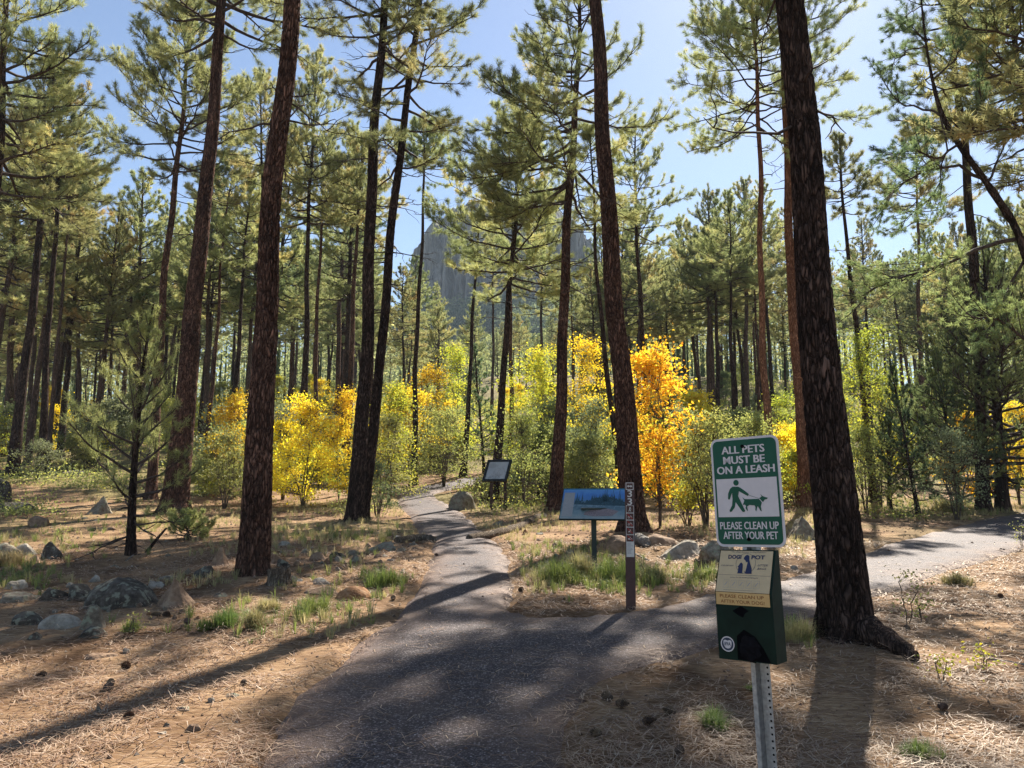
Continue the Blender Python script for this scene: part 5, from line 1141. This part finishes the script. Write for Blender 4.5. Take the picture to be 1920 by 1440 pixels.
M['post_green'] = plain('post_green', (.010, .022, .020), .45, noise=.2)
M['frame_black'] = plain('frame_black', (.012, .013, .014), .5, noise=.2)
M['map_paper'] = plain('map_paper', (.42, .43, .43), .4, noise=.10, scale=4)
M['leg_brown'] = plain('leg_brown', (.055, .03, .022), .7, noise=.2)

def text_mesh(body, x0, x1, zc, cap, y, fn=None, bold=.0, shear=0.):
    """flat lettering between x0 and x1, capitals cap tall, facing -y"""
    cu = bpy.data.curves.new('lettering', 'FONT'); cu.body = body; cu.size = 1; cu.offset = bold; cu.shear = shear; cu.resolution_u = 3
    ob = bpy.data.objects.new('lettering_src', cu); me0 = bpy.data.meshes.new_from_object(ob)
    v = np.array([p.co[:] for p in me0.vertices]); F = [tuple(p.vertices) for p in me0.polygons]
    bpy.data.objects.remove(ob); bpy.data.curves.remove(cu); bpy.data.meshes.remove(me0)
    lo = v.min(0); hi = v.max(0); w = (v[:, 0]-lo[0])/(hi[0]-lo[0]); hgt = (v[:, 1]-lo[1])/(hi[1]-lo[1])-.5
    P = np.c_[x0+w*(x1-x0), np.full(len(v), y), zc+hgt*cap]
    if fn: P = fn(P)
    return P, F
def add_text(mb, *a, mi=0, **k):
    P, F = text_mesh(*a, **k)
    base = mb.n; first = True
    for n in set(len(f) for f in F):
        ff = np.array([f for f in F if len(f) == n])
        if first: mb.add(P, ff, mi=mi); first = False
        else: mb.f.append(ff+base); mb.m.append((len(ff), mi, False))
def flat(mb, poly, y, fn=None, mi=0):
    P = np.c_[np.array(poly)[:, 0], np.full(len(poly), y), np.array(poly)[:, 1]]
    if fn: P = fn(P)
    a = np.array(poly); area = np.sum(a[:, 0]*np.roll(a[:, 1], -1)-np.roll(a[:, 0], -1)*a[:, 1])
    idx = np.arange(len(poly)); mb.add(P, (idx if area > 0 else idx[::-1])[None, :], mi=mi)
def rrect(x0, z0, x1, z1, r, n=7):
    o = []
    for cx_, cz_, a0 in ((x1-r, z0+r, -PI/2), (x1-r, z1-r, 0), (x0+r, z1-r, PI/2), (x0+r, z0+r, PI)):
        for k in range(n): a = a0+PI/2*k/(n-1); o.append((cx_+r*math.cos(a), cz_+r*math.sin(a)))
    return o
def rect(x0, z0, x1, z1): return [(x0, z0), (x1, z0), (x1, z1), (x0, z1)]
def disc(cx_, cz_, r, n=24, rz=None): return [(cx_+r*math.cos(2*PI*k/n), cz_+(rz or r)*math.sin(2*PI*k/n)) for k in range(n)]
def frame(mb, x0, z0, x1, z1, t, y, fn=None, mi=0):
    for q in (rect(x0, z0, x1, z0+t), rect(x0, z1-t, x1, z1), rect(x0, z0+t, x0+t, z1-t), rect(x1-t, z0+t, x1, z1-t)): flat(mb, q, y, fn, mi)
def ring(mb, cx_, cz_, ro, ri, y, fn=None, n=28):
    for k in range(n):
        a, b = 2*PI*k/n, 2*PI*(k+1)/n
        flat(mb, [(cx_+ri*math.cos(a), cz_+ri*math.sin(a)), (cx_+ro*math.cos(a), cz_+ro*math.sin(a)), (cx_+ro*math.cos(b), cz_+ro*math.sin(b)), (cx_+ri*math.cos(b), cz_+ri*math.sin(b))], y, fn)
def strip(mb, a, b, w, y, fn=None):
    a = np.array(a); b = np.array(b); d = norm(b-a); n = np.array([-d[1], d[0]])*w/2; flat(mb, [tuple(a-n), tuple(b-n), tuple(b+n), tuple(a+n)], y, fn)
def pt(name, mb, mat, parent): return link(name, mb.mesh(name), M[mat] if isinstance(mat, str) else mat, parent)

def build_pet_station():
    yaw, roll = .734, .031
    R3 = Matrix.Rotation(-yaw, 3, 'Z') @ Matrix(((math.cos(roll), 0, -math.sin(roll)), (0, 1, 0), (math.sin(roll), 0, math.cos(roll))))
    C0 = Vector((.987, 3.263, 1.619))
    # foot of the post: follow the local -z axis down to the ground
    ax = R3 @ Vector((0, 0, -1)); L = 1.2
    while True:
        q = C0+ax*L
        if q.z < HG(q.x, q.y): break
        L += .02
    root = thing('pet_waste_station', 'green pet-leash sign with a bag dispenser on a leaning steel post', 'sign', tuple(C0+ax*L))
    root.rotation_euler = R3.to_euler()
    Z = L                                          # height of the sign centre above the foot
    post = MB()
    prof = [(-.040, .004), (-.021, .004), (-.014, .034), (.014, .034), (.021, .004), (.040, .004), (.040, .008), (.024, .008), (.017, .038), (-.017, .038), (-.024, .008), (-.040, .008)]
    n = len(prof); lo = np.array([(x, y, -.15) for x, y in prof]); hi = np.array([(x, y, Z+.20) for x, y in prof])
    post.add(np.r_[lo, hi], [[i, (i+1) % n, (i+1) % n+n, i+n] for i in range(n)]); post.add(hi, np.arange(n)[None])
    po = pt('post', post, 'galv', root)
    hb = MB()
    for k in range(int((Z-.5)/.0254)): flat(hb, disc(.031, .05+k*.0254, .0045, 10), .0030)  # shade of the punched holes, painted as flat black discs
    pt('hole_shade', hb, 'black', po)
    # sign plate
    pl = MB(); o = rrect(-.1525, Z-.2285, .1525, Z+.2285, .032); nn = len(o); prism(pl, o, -.002, .002)
    plate = pt('sign_plate', pl, 'sign_white', root)
    g = MB(); flat(g, rrect(-.1425, Z-.2185, .1425, Z+.2185, .024), -.0032); pt('green_field', g, 'sign_green', plate)
    w = MB(); flat(w, rect(-.1345, Z+.2285-.73*.457, .1345, Z+.2285-.378*.457), -.0042); pt('white_panel', w, 'sign_white', plate)
    def X(u): return (u-.5)*.305
    def V(v): return Z+(.5-v)*.457
    t = MB()
    for s, a, b, v, c, bd in (('ALL PETS', .172, .80, .112, .0325, .024), ('MUST BE', .19, .795, .206, .0325, .024), ('ON A LEASH', .085, .925, .298, .0325, .024), ('PLEASE CLEAN UP', .075, .92, .808, .031, .012), ('AFTER YOUR PET', .115, .90, .896, .031, .012)):
        for q in (-1, 0, 1): add_text(t, s, X(a)+q*.0007*(2 if bd > .02 else 1), X(b)+q*.0007*(2 if bd > .02 else 1), V(v), c, -.0046-.00012*q, bold=.006)
    pt('lettering', t, 'sign_white', plate)
    def cp(p):
        x, y = p; xl = 205+.0718*(y-160); xr = 1040+.0718*(y-95); u = (x-xl)/(xr-xl); yt = 160-65*u; yb = 1483-10*u; return (X(u), V((y-yt)/(yb-yt)))
    pic = MB()
    hx, hz = cp((543, 697)); flat(pic, disc(hx, hz, .0122), -.0054)
    body = [(500, 745), (570, 745), (600, 760), (640, 787), (695, 830), (702, 845), (688, 858), (660, 845), (600, 812), (580, 800), (570, 860), (600, 922), (657, 1040), (650, 1052), (628, 1055), (610, 1035), (540, 935), (528, 1000), (492, 1052), (470, 1058), (463, 1040), (495, 975), (500, 900), (494, 825), (486, 840), (468, 900), (455, 908), (443, 893), (445, 830), (468, 772)]
    flat(pic, [cp(p) for p in body], -.0054)
    dog = [(622, 868), (634, 887), (650, 896), (700, 897), (790, 893), (822, 892), (858, 935), (846, 985), (857, 1045), (838, 1032), (815, 988), (803, 985), (792, 1045), (780, 1030), (782, 995), (772, 975), (710, 968), (680, 990), (692, 1045), (676, 1032), (660, 1002), (668, 985), (655, 965), (628, 968), (640, 935), (648, 912), (632, 895)]
    flat(pic, [cp(p) for p in dog], -.0054)
    head = [(828, 884), (855, 862), (838, 832), (864, 856), (892, 868), (927, 876), (922, 893), (892, 900), (872, 932), (848, 908)]
    flat(pic, [cp(p) for p in head], -.0054); strip(pic, cp((705, 850)), cp((830, 889)), .0014, -.0054)
    pt('leash_pictogram', pic, 'sign_green', plate)
    for v in (.085, .93):
        b = MB(); tube(b, [(X(.49), -.010, V(v)), (X(.49), .0, V(v))], .0075, 10, mi=0); pt('bolt', b, 'black', plate)
    # dispenser
    D0 = Z-.2285-.012; hw = .122; xc = -.006; top, kz, bz = D0, D0-.165, D0-.43
    pr = [(.003, top), (-.022, top), (-.092, kz), (-.092, bz), (.003, bz)]
    d = MB(); nn = len(pr)
    for sx in (-1, 1):
        P = np.array([(xc+sx*hw, y, z) for y, z in pr]); f = np.arange(nn)[None]; d.add(P, f if sx < 0 else f[:, ::-1])
    P = np.array([(xc-hw, y, z) for y, z in pr]+[(xc+hw, y, z) for y, z in pr]); d.add(P, [[i, i+nn, (i+1) % nn+nn, (i+1) % nn] for i in range(nn)])
    disp = pt('bag_dispenser', d, 'disp_green', root)
    slope = math.hypot(.07, .165)
    def on_slope(P):
        """x stays, z runs 0..slope up the slanted lid, y is the offset off the lid"""
        P = np.array(P); f = P[:, 2]/slope; ny, nz = -.165/slope, .07/slope
        return np.c_[P[:, 0]+xc, -.092+.07*f+(-P[:, 1])*ny, kz+.165*f+(-P[:, 1])*nz]
    lb = MB(); flat(lb, rect(-hw+.004, .001, hw-.010, slope-.004), -.0012, on_slope); pt('instruction_label', lb, 'cream', disp)
    ts = MB(); flat(ts, rect(xc-hw+.004, kz-.050, xc+hw-.010, kz-.0005), -.0934); pt('warning_strip', ts, 'tan_strip', disp)
    t = MB()
    add_text(t, 'DOGI', -.080, -.022, slope*.83, .0175, -.0020, fn=on_slope, bold=.04); add_text(t, 'POT', .022, .080, slope*.83, .0175, -.0020, fn=on_slope, bold=.04)
    add_text(t, '"The Clean Solution to Dog Pollution"', -.070, .085, slope*.945, .0070, -.0020, fn=on_slope, shear=.25)
    add_text(t, 'COURTESY', -.108, -.052, slope*.62, .0062, -.0020, fn=on_slope)
    add_text(t, 'LITTER', .052, .094, slope*.645, .0085, -.0020, fn=on_slope, shear=.3); add_text(t, 'BAGS', .052, .090, slope*.565, .0085, -.0020, fn=on_slope, shear=.3)
    add_text(t, 'HOW TO USE YOUR LITTER BAGS', -.060, .058, slope*.345, .0045, -.0020, fn=on_slope)
    strip(t, (-.116, slope*.40), (.110, slope*.40), .0009, -.0020, on_slope); strip(t, (-.085, slope*.05), (.045, slope*.05), .0008, -.0020, on_slope)
    pt('label_lettering', t, 'navy', disp)
    ic = MB()
    for k in range(5): frame(ic, -.088+.033*k, slope*.10, -.064+.033*k, slope*.28, .0008, -.0020, on_slope); strip(ic, (-.082+.033*k, slope*.15), (-.071+.033*k, slope*.24), .003, -.0020, on_slope)
    pt('label_icons', ic, 'grey_print', disp)
    em = MB(); ring(em, 0, slope*.68, .043, .0418, -.0020, on_slope)
    flat(em, [(-.002, slope*.47), (.003, slope*.60), (.002, slope*.70), (-.004, slope*.76), (-.010, slope*.775), (-.010, slope*.815), (-.003, slope*.87), (.006, slope*.885), (.013, slope*.85), (.014, slope*.77), (.018, slope*.70), (.028, slope*.56), (.030, slope*.44), (.006, slope*.435)], -.0026, on_slope)
    flat(em, [(-.034, slope*.44), (-.031, slope*.46), (-.030, slope*.58), (-.034, slope*.60), (-.029, slope*.63), (-.024, slope*.685), (-.018, slope*.70), (-.012, slope*.66), (-.011, slope*.46), (-.008, slope*.44)], -.0026, on_slope)
    pt('dog_emblem', em, 'navy', disp)
    em2 = MB(); flat(em2, [(.002, slope*.47), (.006, slope*.60), (.008, slope*.70), (.004, slope*.72), (.000, slope*.66), (-.001, slope*.52)], -.0031, on_slope); pt('emblem_chest', em2, 'cream', disp)
    t = MB(); add_text(t, 'PLEASE CLEAN UP', xc-.100, xc+.088, kz-.0155, .0135, -.0940, bold=.004); add_text(t, 'AFTER YOUR DOG!', xc-.098, xc+.090, kz-.0365, .0135, -.0940, bold=.004); pt('warning_lettering', t, 'brown_print', disp)
    sl = MB(); flat(sl, [(xc-.050, kz-.073), (xc-.012, kz-.052), (xc+.022, kz-.070), (xc+.004, kz-.080), (xc-.006, kz-.097), (xc-.024, kz-.090)], -.0930); pt('slot_shade', sl, 'black', disp)  # no real cut: the slot's inner shade is a flat black patch
    op = MB(); flat(op, [(xc-.040, bz+.004), (xc-.038, bz+.095), (xc-.006, bz+.122), (xc+.040, bz+.098), (xc+.072, bz+.055), (xc+.098, bz+.004)], -.0930); pt('opening_shade', op, 'black', disp)  # shade inside the lower opening, painted as a black sheet on the front
    rng = np.random.default_rng(6); th, ph = np.meshgrid(np.linspace(0, 2*PI, 40, endpoint=False), np.linspace(.02, PI-.02, 26)); u = np.stack([np.cos(th)*np.sin(ph), np.sin(th)*np.sin(ph), np.cos(ph)], -1)
    rr = 1+.9*(fbm(u*2.6, 4, 5)-.45); Q = (u*rr[..., None]).reshape(-1, 3)*np.array([.046, .009, .046])+np.array([xc+.012, -.090, bz+.048]); i = np.arange(25)[:, None]*40; j = np.arange(40)[None]; k = (j+1) % 40
    bg_ = MB(); bg_.add(Q, np.stack([i+j, i+j*0+k, i+40+k, i+40+j], -1).reshape(-1, 4)); pt('black_bag', bg_, 'bag', disp)
    st = MB(); sx, sz = xc-.080, bz+.060; flat(st, disc(sx, sz, .030, 30), -.0932); s0 = pt('route_sticker', st, 'sticker_blue', disp)
    s1 = MB(); ring(s1, sx, sz, .030, .0255, -.0938)
    flat(s1, [(sx-.017, sz+.013), (sx-.010, sz+.016), (sx, sz+.013), (sx+.010, sz+.016), (sx+.017, sz+.013), (sx+.018, sz+.004), (sx+.016, sz-.006), (sx+.010, sz-.015), (sx, sz-.018), (sx-.010, sz-.015), (sx-.016, sz-.006), (sx-.018, sz+.004)], -.0938); pt('sticker_shield', s1, 'sign_white', disp)
    s2 = MB(); add_text(s2, '89A', sx-.014, sx+.014, sz+.001, .015, -.0944, bold=.02); pt('sticker_number', s2, 'sticker_blue', disp)

def build_trail_post():
    b = ground(1183, 1141); b[2] = HG(b[0], b[1]); topz = (on_plane(1185, 904, b[1])-b)[2]; w = .050
    root = thing('trail_marker_post', 'narrow brown trail marker post with the number 33 and small symbols', 'trail marker', tuple(b)); root.rotation_euler = (0, math.radians(.6), math.radians(-4))
    p = MB(); o = rrect(-w, -.2, w, topz, .012); prism(p, o, -.006, .006); post = pt('post', p, 'post_brown', root)
    def Zf(v): return topz*(1-(v-75)/1325)
    s = w*.80
    dw = MB(); db = MB(); dr = MB()
    frame(dw, -s, Zf(157), s, Zf(80), .006, -.0072)
    zc = (Zf(157)+Zf(80))/2; flat(dw, [(-.028, zc), (-.010, zc+.014), (-.010, zc+.005), (.010, zc+.005), (.010, zc+.014), (.028, zc), (.010, zc-.014), (.010, zc-.005), (-.010, zc-.005), (-.010, zc-.014)], -.0072)
    t = MB(); add_text(t, '3', -.024, .024, Zf(198), .072, -.0072, bold=.012); add_text(t, '3', -.024, .024, Zf(283), .072, -.0072, bold=.012); pt('trail_number', t, 'decal_white', post)
    ic = MB()
    for k, (a, c) in enumerate(((324, 402), (404, 477), (479, 552), (554, 630), (632, 707))):
        z0, z1 = Zf(c), Zf(a); flat(dw, rect(-s, z0, s, z1), -.0070); flat(db, rrect(-s+.0035, z0+.0035, s-.0035, z1-.0035, .008), -.0076); zc = (z0+z1)/2
        if k == 0:
            flat(ic, disc(.002, zc+.017, .0055, 12), -.0082); strip(ic, (.001, zc+.012), (-.002, zc-.004), .010, -.0082); strip(ic, (-.002, zc-.002), (.010, zc-.023), .005, -.0082); strip(ic, (-.002, zc-.002), (-.012, zc-.023), .005, -.0082); strip(ic, (.003, zc+.008), (.014, zc-.002), .004, -.0082)
        else:
            if k in (1, 2): ring(ic, -.012, zc-.008, .010, .007, -.0082, n=12); ring(ic, .013, zc-.008, .010, .007, -.0082, n=12); strip(ic, (-.012, zc-.006), (.012, zc+.008), .006, -.0082)
            elif k == 3: flat(ic, [(-.020, zc-.014), (-.004, zc-.012), (.014, zc-.014), (.010, zc), (.0, zc+.016), (-.010, zc+.002)], -.0082)
            else: flat(ic, [(-.022, zc-.012), (.020, zc-.014), (.022, zc-.004), (.006, zc+.002), (.002, zc+.014), (-.006, zc+.014), (-.008, zc), (-.022, zc-.002)], -.0082)
            strip(dr, (-.026, zc+.026), (.026, zc-.026), .010, -.0088)
    flat(dw, rect(-s, Zf(865), s, Zf(709)), -.0070)
    pt('white_decals', dw, 'decal_white', post); pt('decal_fields', db, 'decal_brown', post); pt('decal_icons', ic, 'decal_white', post); pt('red_slashes', dr, 'decal_red', post)
    g = MB(); rng = np.random.default_rng(2)
    for k in range(9): z = Zf(722+k*13); strip(g, (-s*.8, z), (s*rng.uniform(.1, .8), z), .0045, -.0076)
    pt('fine_print', g, 'grey_print', post)

def build_panels():
    # blue panorama board
    c, yaw, tilt = Vector((1.1375, 10.87, 1.488)), .238, -.80
    R = Matrix.Rotation(-yaw, 3, 'Z') @ Matrix.Rotation(tilt, 3, 'X'); gz = HG(c.x, c.y+.02)
    root = thing('panorama_board', 'blue low panorama board on a single dark post beside the trail marker', 'information board', (c.x, c.y, gz))
    p = MB(); box(p, (-.034, -.03, -.2), (.034, .03, c.z-gz-.02)); box(p, (-.18, -.12, c.z-gz-.075), (.18, .12, c.z-gz-.05)); pt('post', p, 'post_green', root)
    bd = MB(); prism(bd, rrect(-.455, -.305, .455, .305, .012), -.012, .012); bo = pt('board', bd, 'post_green', root); bo.location = (0, 0, c.z-gz); bo.rotation_euler = R.to_euler()
    m, n, l, out = newmat('board_print'); b = n.new('ShaderNodeBsdfPrincipled'); b.inputs['Roughness'].default_value = .38
    tc = n.new('ShaderNodeTexCoord'); sp = n.new('ShaderNodeSeparateXYZ'); l.new(tc.outputs['Object'], sp.inputs[0])
    nz = n.new('ShaderNodeTexNoise'); nz.inputs['Scale'].default_value = 14; nz.inputs['Detail'].default_value = 7; nz.inputs['Roughness'].default_value = .7; l.new(tc.outputs['Object'], nz.inputs['Vector'])
    ma = n.new('ShaderNodeMath'); ma.operation = 'MULTIPLY_ADD'; ma.inputs[1].default_value = .42; l.new(nz.outputs[0], ma.inputs[0]); l.new(sp.outputs[2], ma.inputs[2])
    mr = n.new('ShaderNodeMapRange'); mr.inputs[1].default_value = -.10; mr.inputs[2].default_value = .50; l.new(ma.outputs[0], mr.inputs[0])
    r = ramp(n, [(0, (.26, .29, .28)), (.22, (.16, .23, .25)), (.38, (.07, .13, .16)), (.48, (.17, .24, .27)), (.58, (.06, .13, .19)), (.66, (.06, .17, .36)), (.78, (.05, .17, .44)), (1, (.10, .26, .50))]); l.new(mr.outputs[0], r.inputs[0]); l.new(r.outputs[0], b.inputs['Base Color']); l.new(b.outputs[0], out.inputs[0])
    ft = MB(); flat(ft, rect(-.445, -.295, .445, .295), -.0132); pt('printed_view', ft, m, bo)
    tx = MB(); flat(tx, rect(-.425, -.25, -.275, .215), -.0142); cl = pt('text_column', tx, 'grey_print', bo)
    hs = MB(); rng = np.random.default_rng(9)
    pd = [(-.27, -.02)]
    for x in np.linspace(-.26, .44, 60): pd.append((x, .06+.05*rng.random()+.05*math.sin(x*9)))
    pd += [(.44, -.05)]; flat(hs, pd, -.0138)
    for x in rng.uniform(-.25, .43, 26): h = rng.uniform(.05, .14); flat(hs, [(x-.012, .04), (x+.012, .04), (x, .10+h)], -.0141)
    strip(hs, (.135, -.06), (.15, .27), .005, -.0144)
    for k in range(3): strip(hs, (.16+.09*k, .05), (.18+.09*k, .29), .006, -.0144)
    pt('printed_trees', hs, plain('print_teal', (.025, .06, .075), .5, noise=.5, scale=50), bo)
    gd = MB(); flat(gd, [(-.10, -.16), (.05, -.11), (.22, -.10), (.36, -.15), (.28, -.24), (.02, -.25), (-.12, -.22)], -.0141); pt('printed_clearing', gd, plain('print_rose', (.22, .17, .17), .5, noise=.3, scale=60), bo)
    tl = MB(); flat(tl, rect(-.445, .275, .445, .295), -.0148); pt('top_band', tl, plain('print_teal_band', (.04, .17, .22), .5), bo)
    # framed map board further up the path
    c, yaw, tilt = Vector((-.422, 21.986, 2.314)), .377, -.60
    R = Matrix.Rotation(-yaw, 3, 'Z') @ Matrix.Rotation(tilt, 3, 'X'); gz = HG(c.x, c.y)
    root = thing('map_board', 'black framed tilted map board on two brown legs up the path', 'information board', (c.x, c.y, gz))
    bd = MB(); prism(bd, rect(-.375, -.375, .375, .375), -.0, .035); bo = pt('backing', bd, 'frame_black', root); bo.location = (0, 0, c.z-gz); bo.rotation_euler = R.to_euler()
    fr = MB()
    for q in ((-.375, -.375, .375, -.305), (-.375, .305, .375, .375), (-.375, -.305, -.305, .305), (.305, -.305, .375, .305)): prism(fr, rect(*q), -.025, -.0005)
    pt('frame', fr, 'frame_black', bo)
    sh = MB(); flat(sh, rect(-.305, -.305, .305, .305), -.004); pt('map_sheet', sh, 'map_paper', bo)
    ln = MB(); rng = np.random.default_rng(11)
    for k in range(9):
        P = np.cumsum(rng.normal(0, .06, (9, 2)), 0)+rng.uniform(-.2, .2, 2); P = np.clip(P, -.28, .28)
        for i in range(8):
            if np.linalg.norm(P[i+1]-P[i]) > .004: strip(ln, P[i], P[i+1], .008, -.006)
    for k in range(6): strip(ln, (-.27, .26-.03*k), (-.27+rng.uniform(.1, .25), .26-.03*k), .012, -.0062)
    pt('map_lines', ln, 'grey_print', bo)
    for px_ in (921.5, 947.0):
        q = on_plane(px_, 930, c.y+.05); g0 = HG(q[0], q[1]); lg = MB(); x = q[0]-c.x
        box(lg, (x-.045, .02, g0-gz-.2), (x+.045, .11, c.z-gz-.02+(.10 if px_ > 930 else -.08))); pt('leg', lg, 'leg_brown', root)
def build_haze():
    x0, x1, y0, y1, z0, z1 = -420, 420, -45, 600, -9, 190
    mb = MB(); box(mb, (x0, y0, z0), (x1, y1, z1)); m, n, l, out = newmat('haze'); v = n.new('ShaderNodeVolumePrincipled')
    v.inputs['Color'].default_value = (.72, .86, 1.0, 1); v.inputs['Density'].default_value = .0003; v.inputs['Anisotropy'].default_value = 0.0
    l.new(v.outputs[0], out.inputs['Volume'])
    tag(link('haze', mb.mesh('haze'), m), 'thin blue haze between the trees and the butte', None, kind='stuff')
build_haze()
build_pet_station(); build_trail_post(); build_panels()
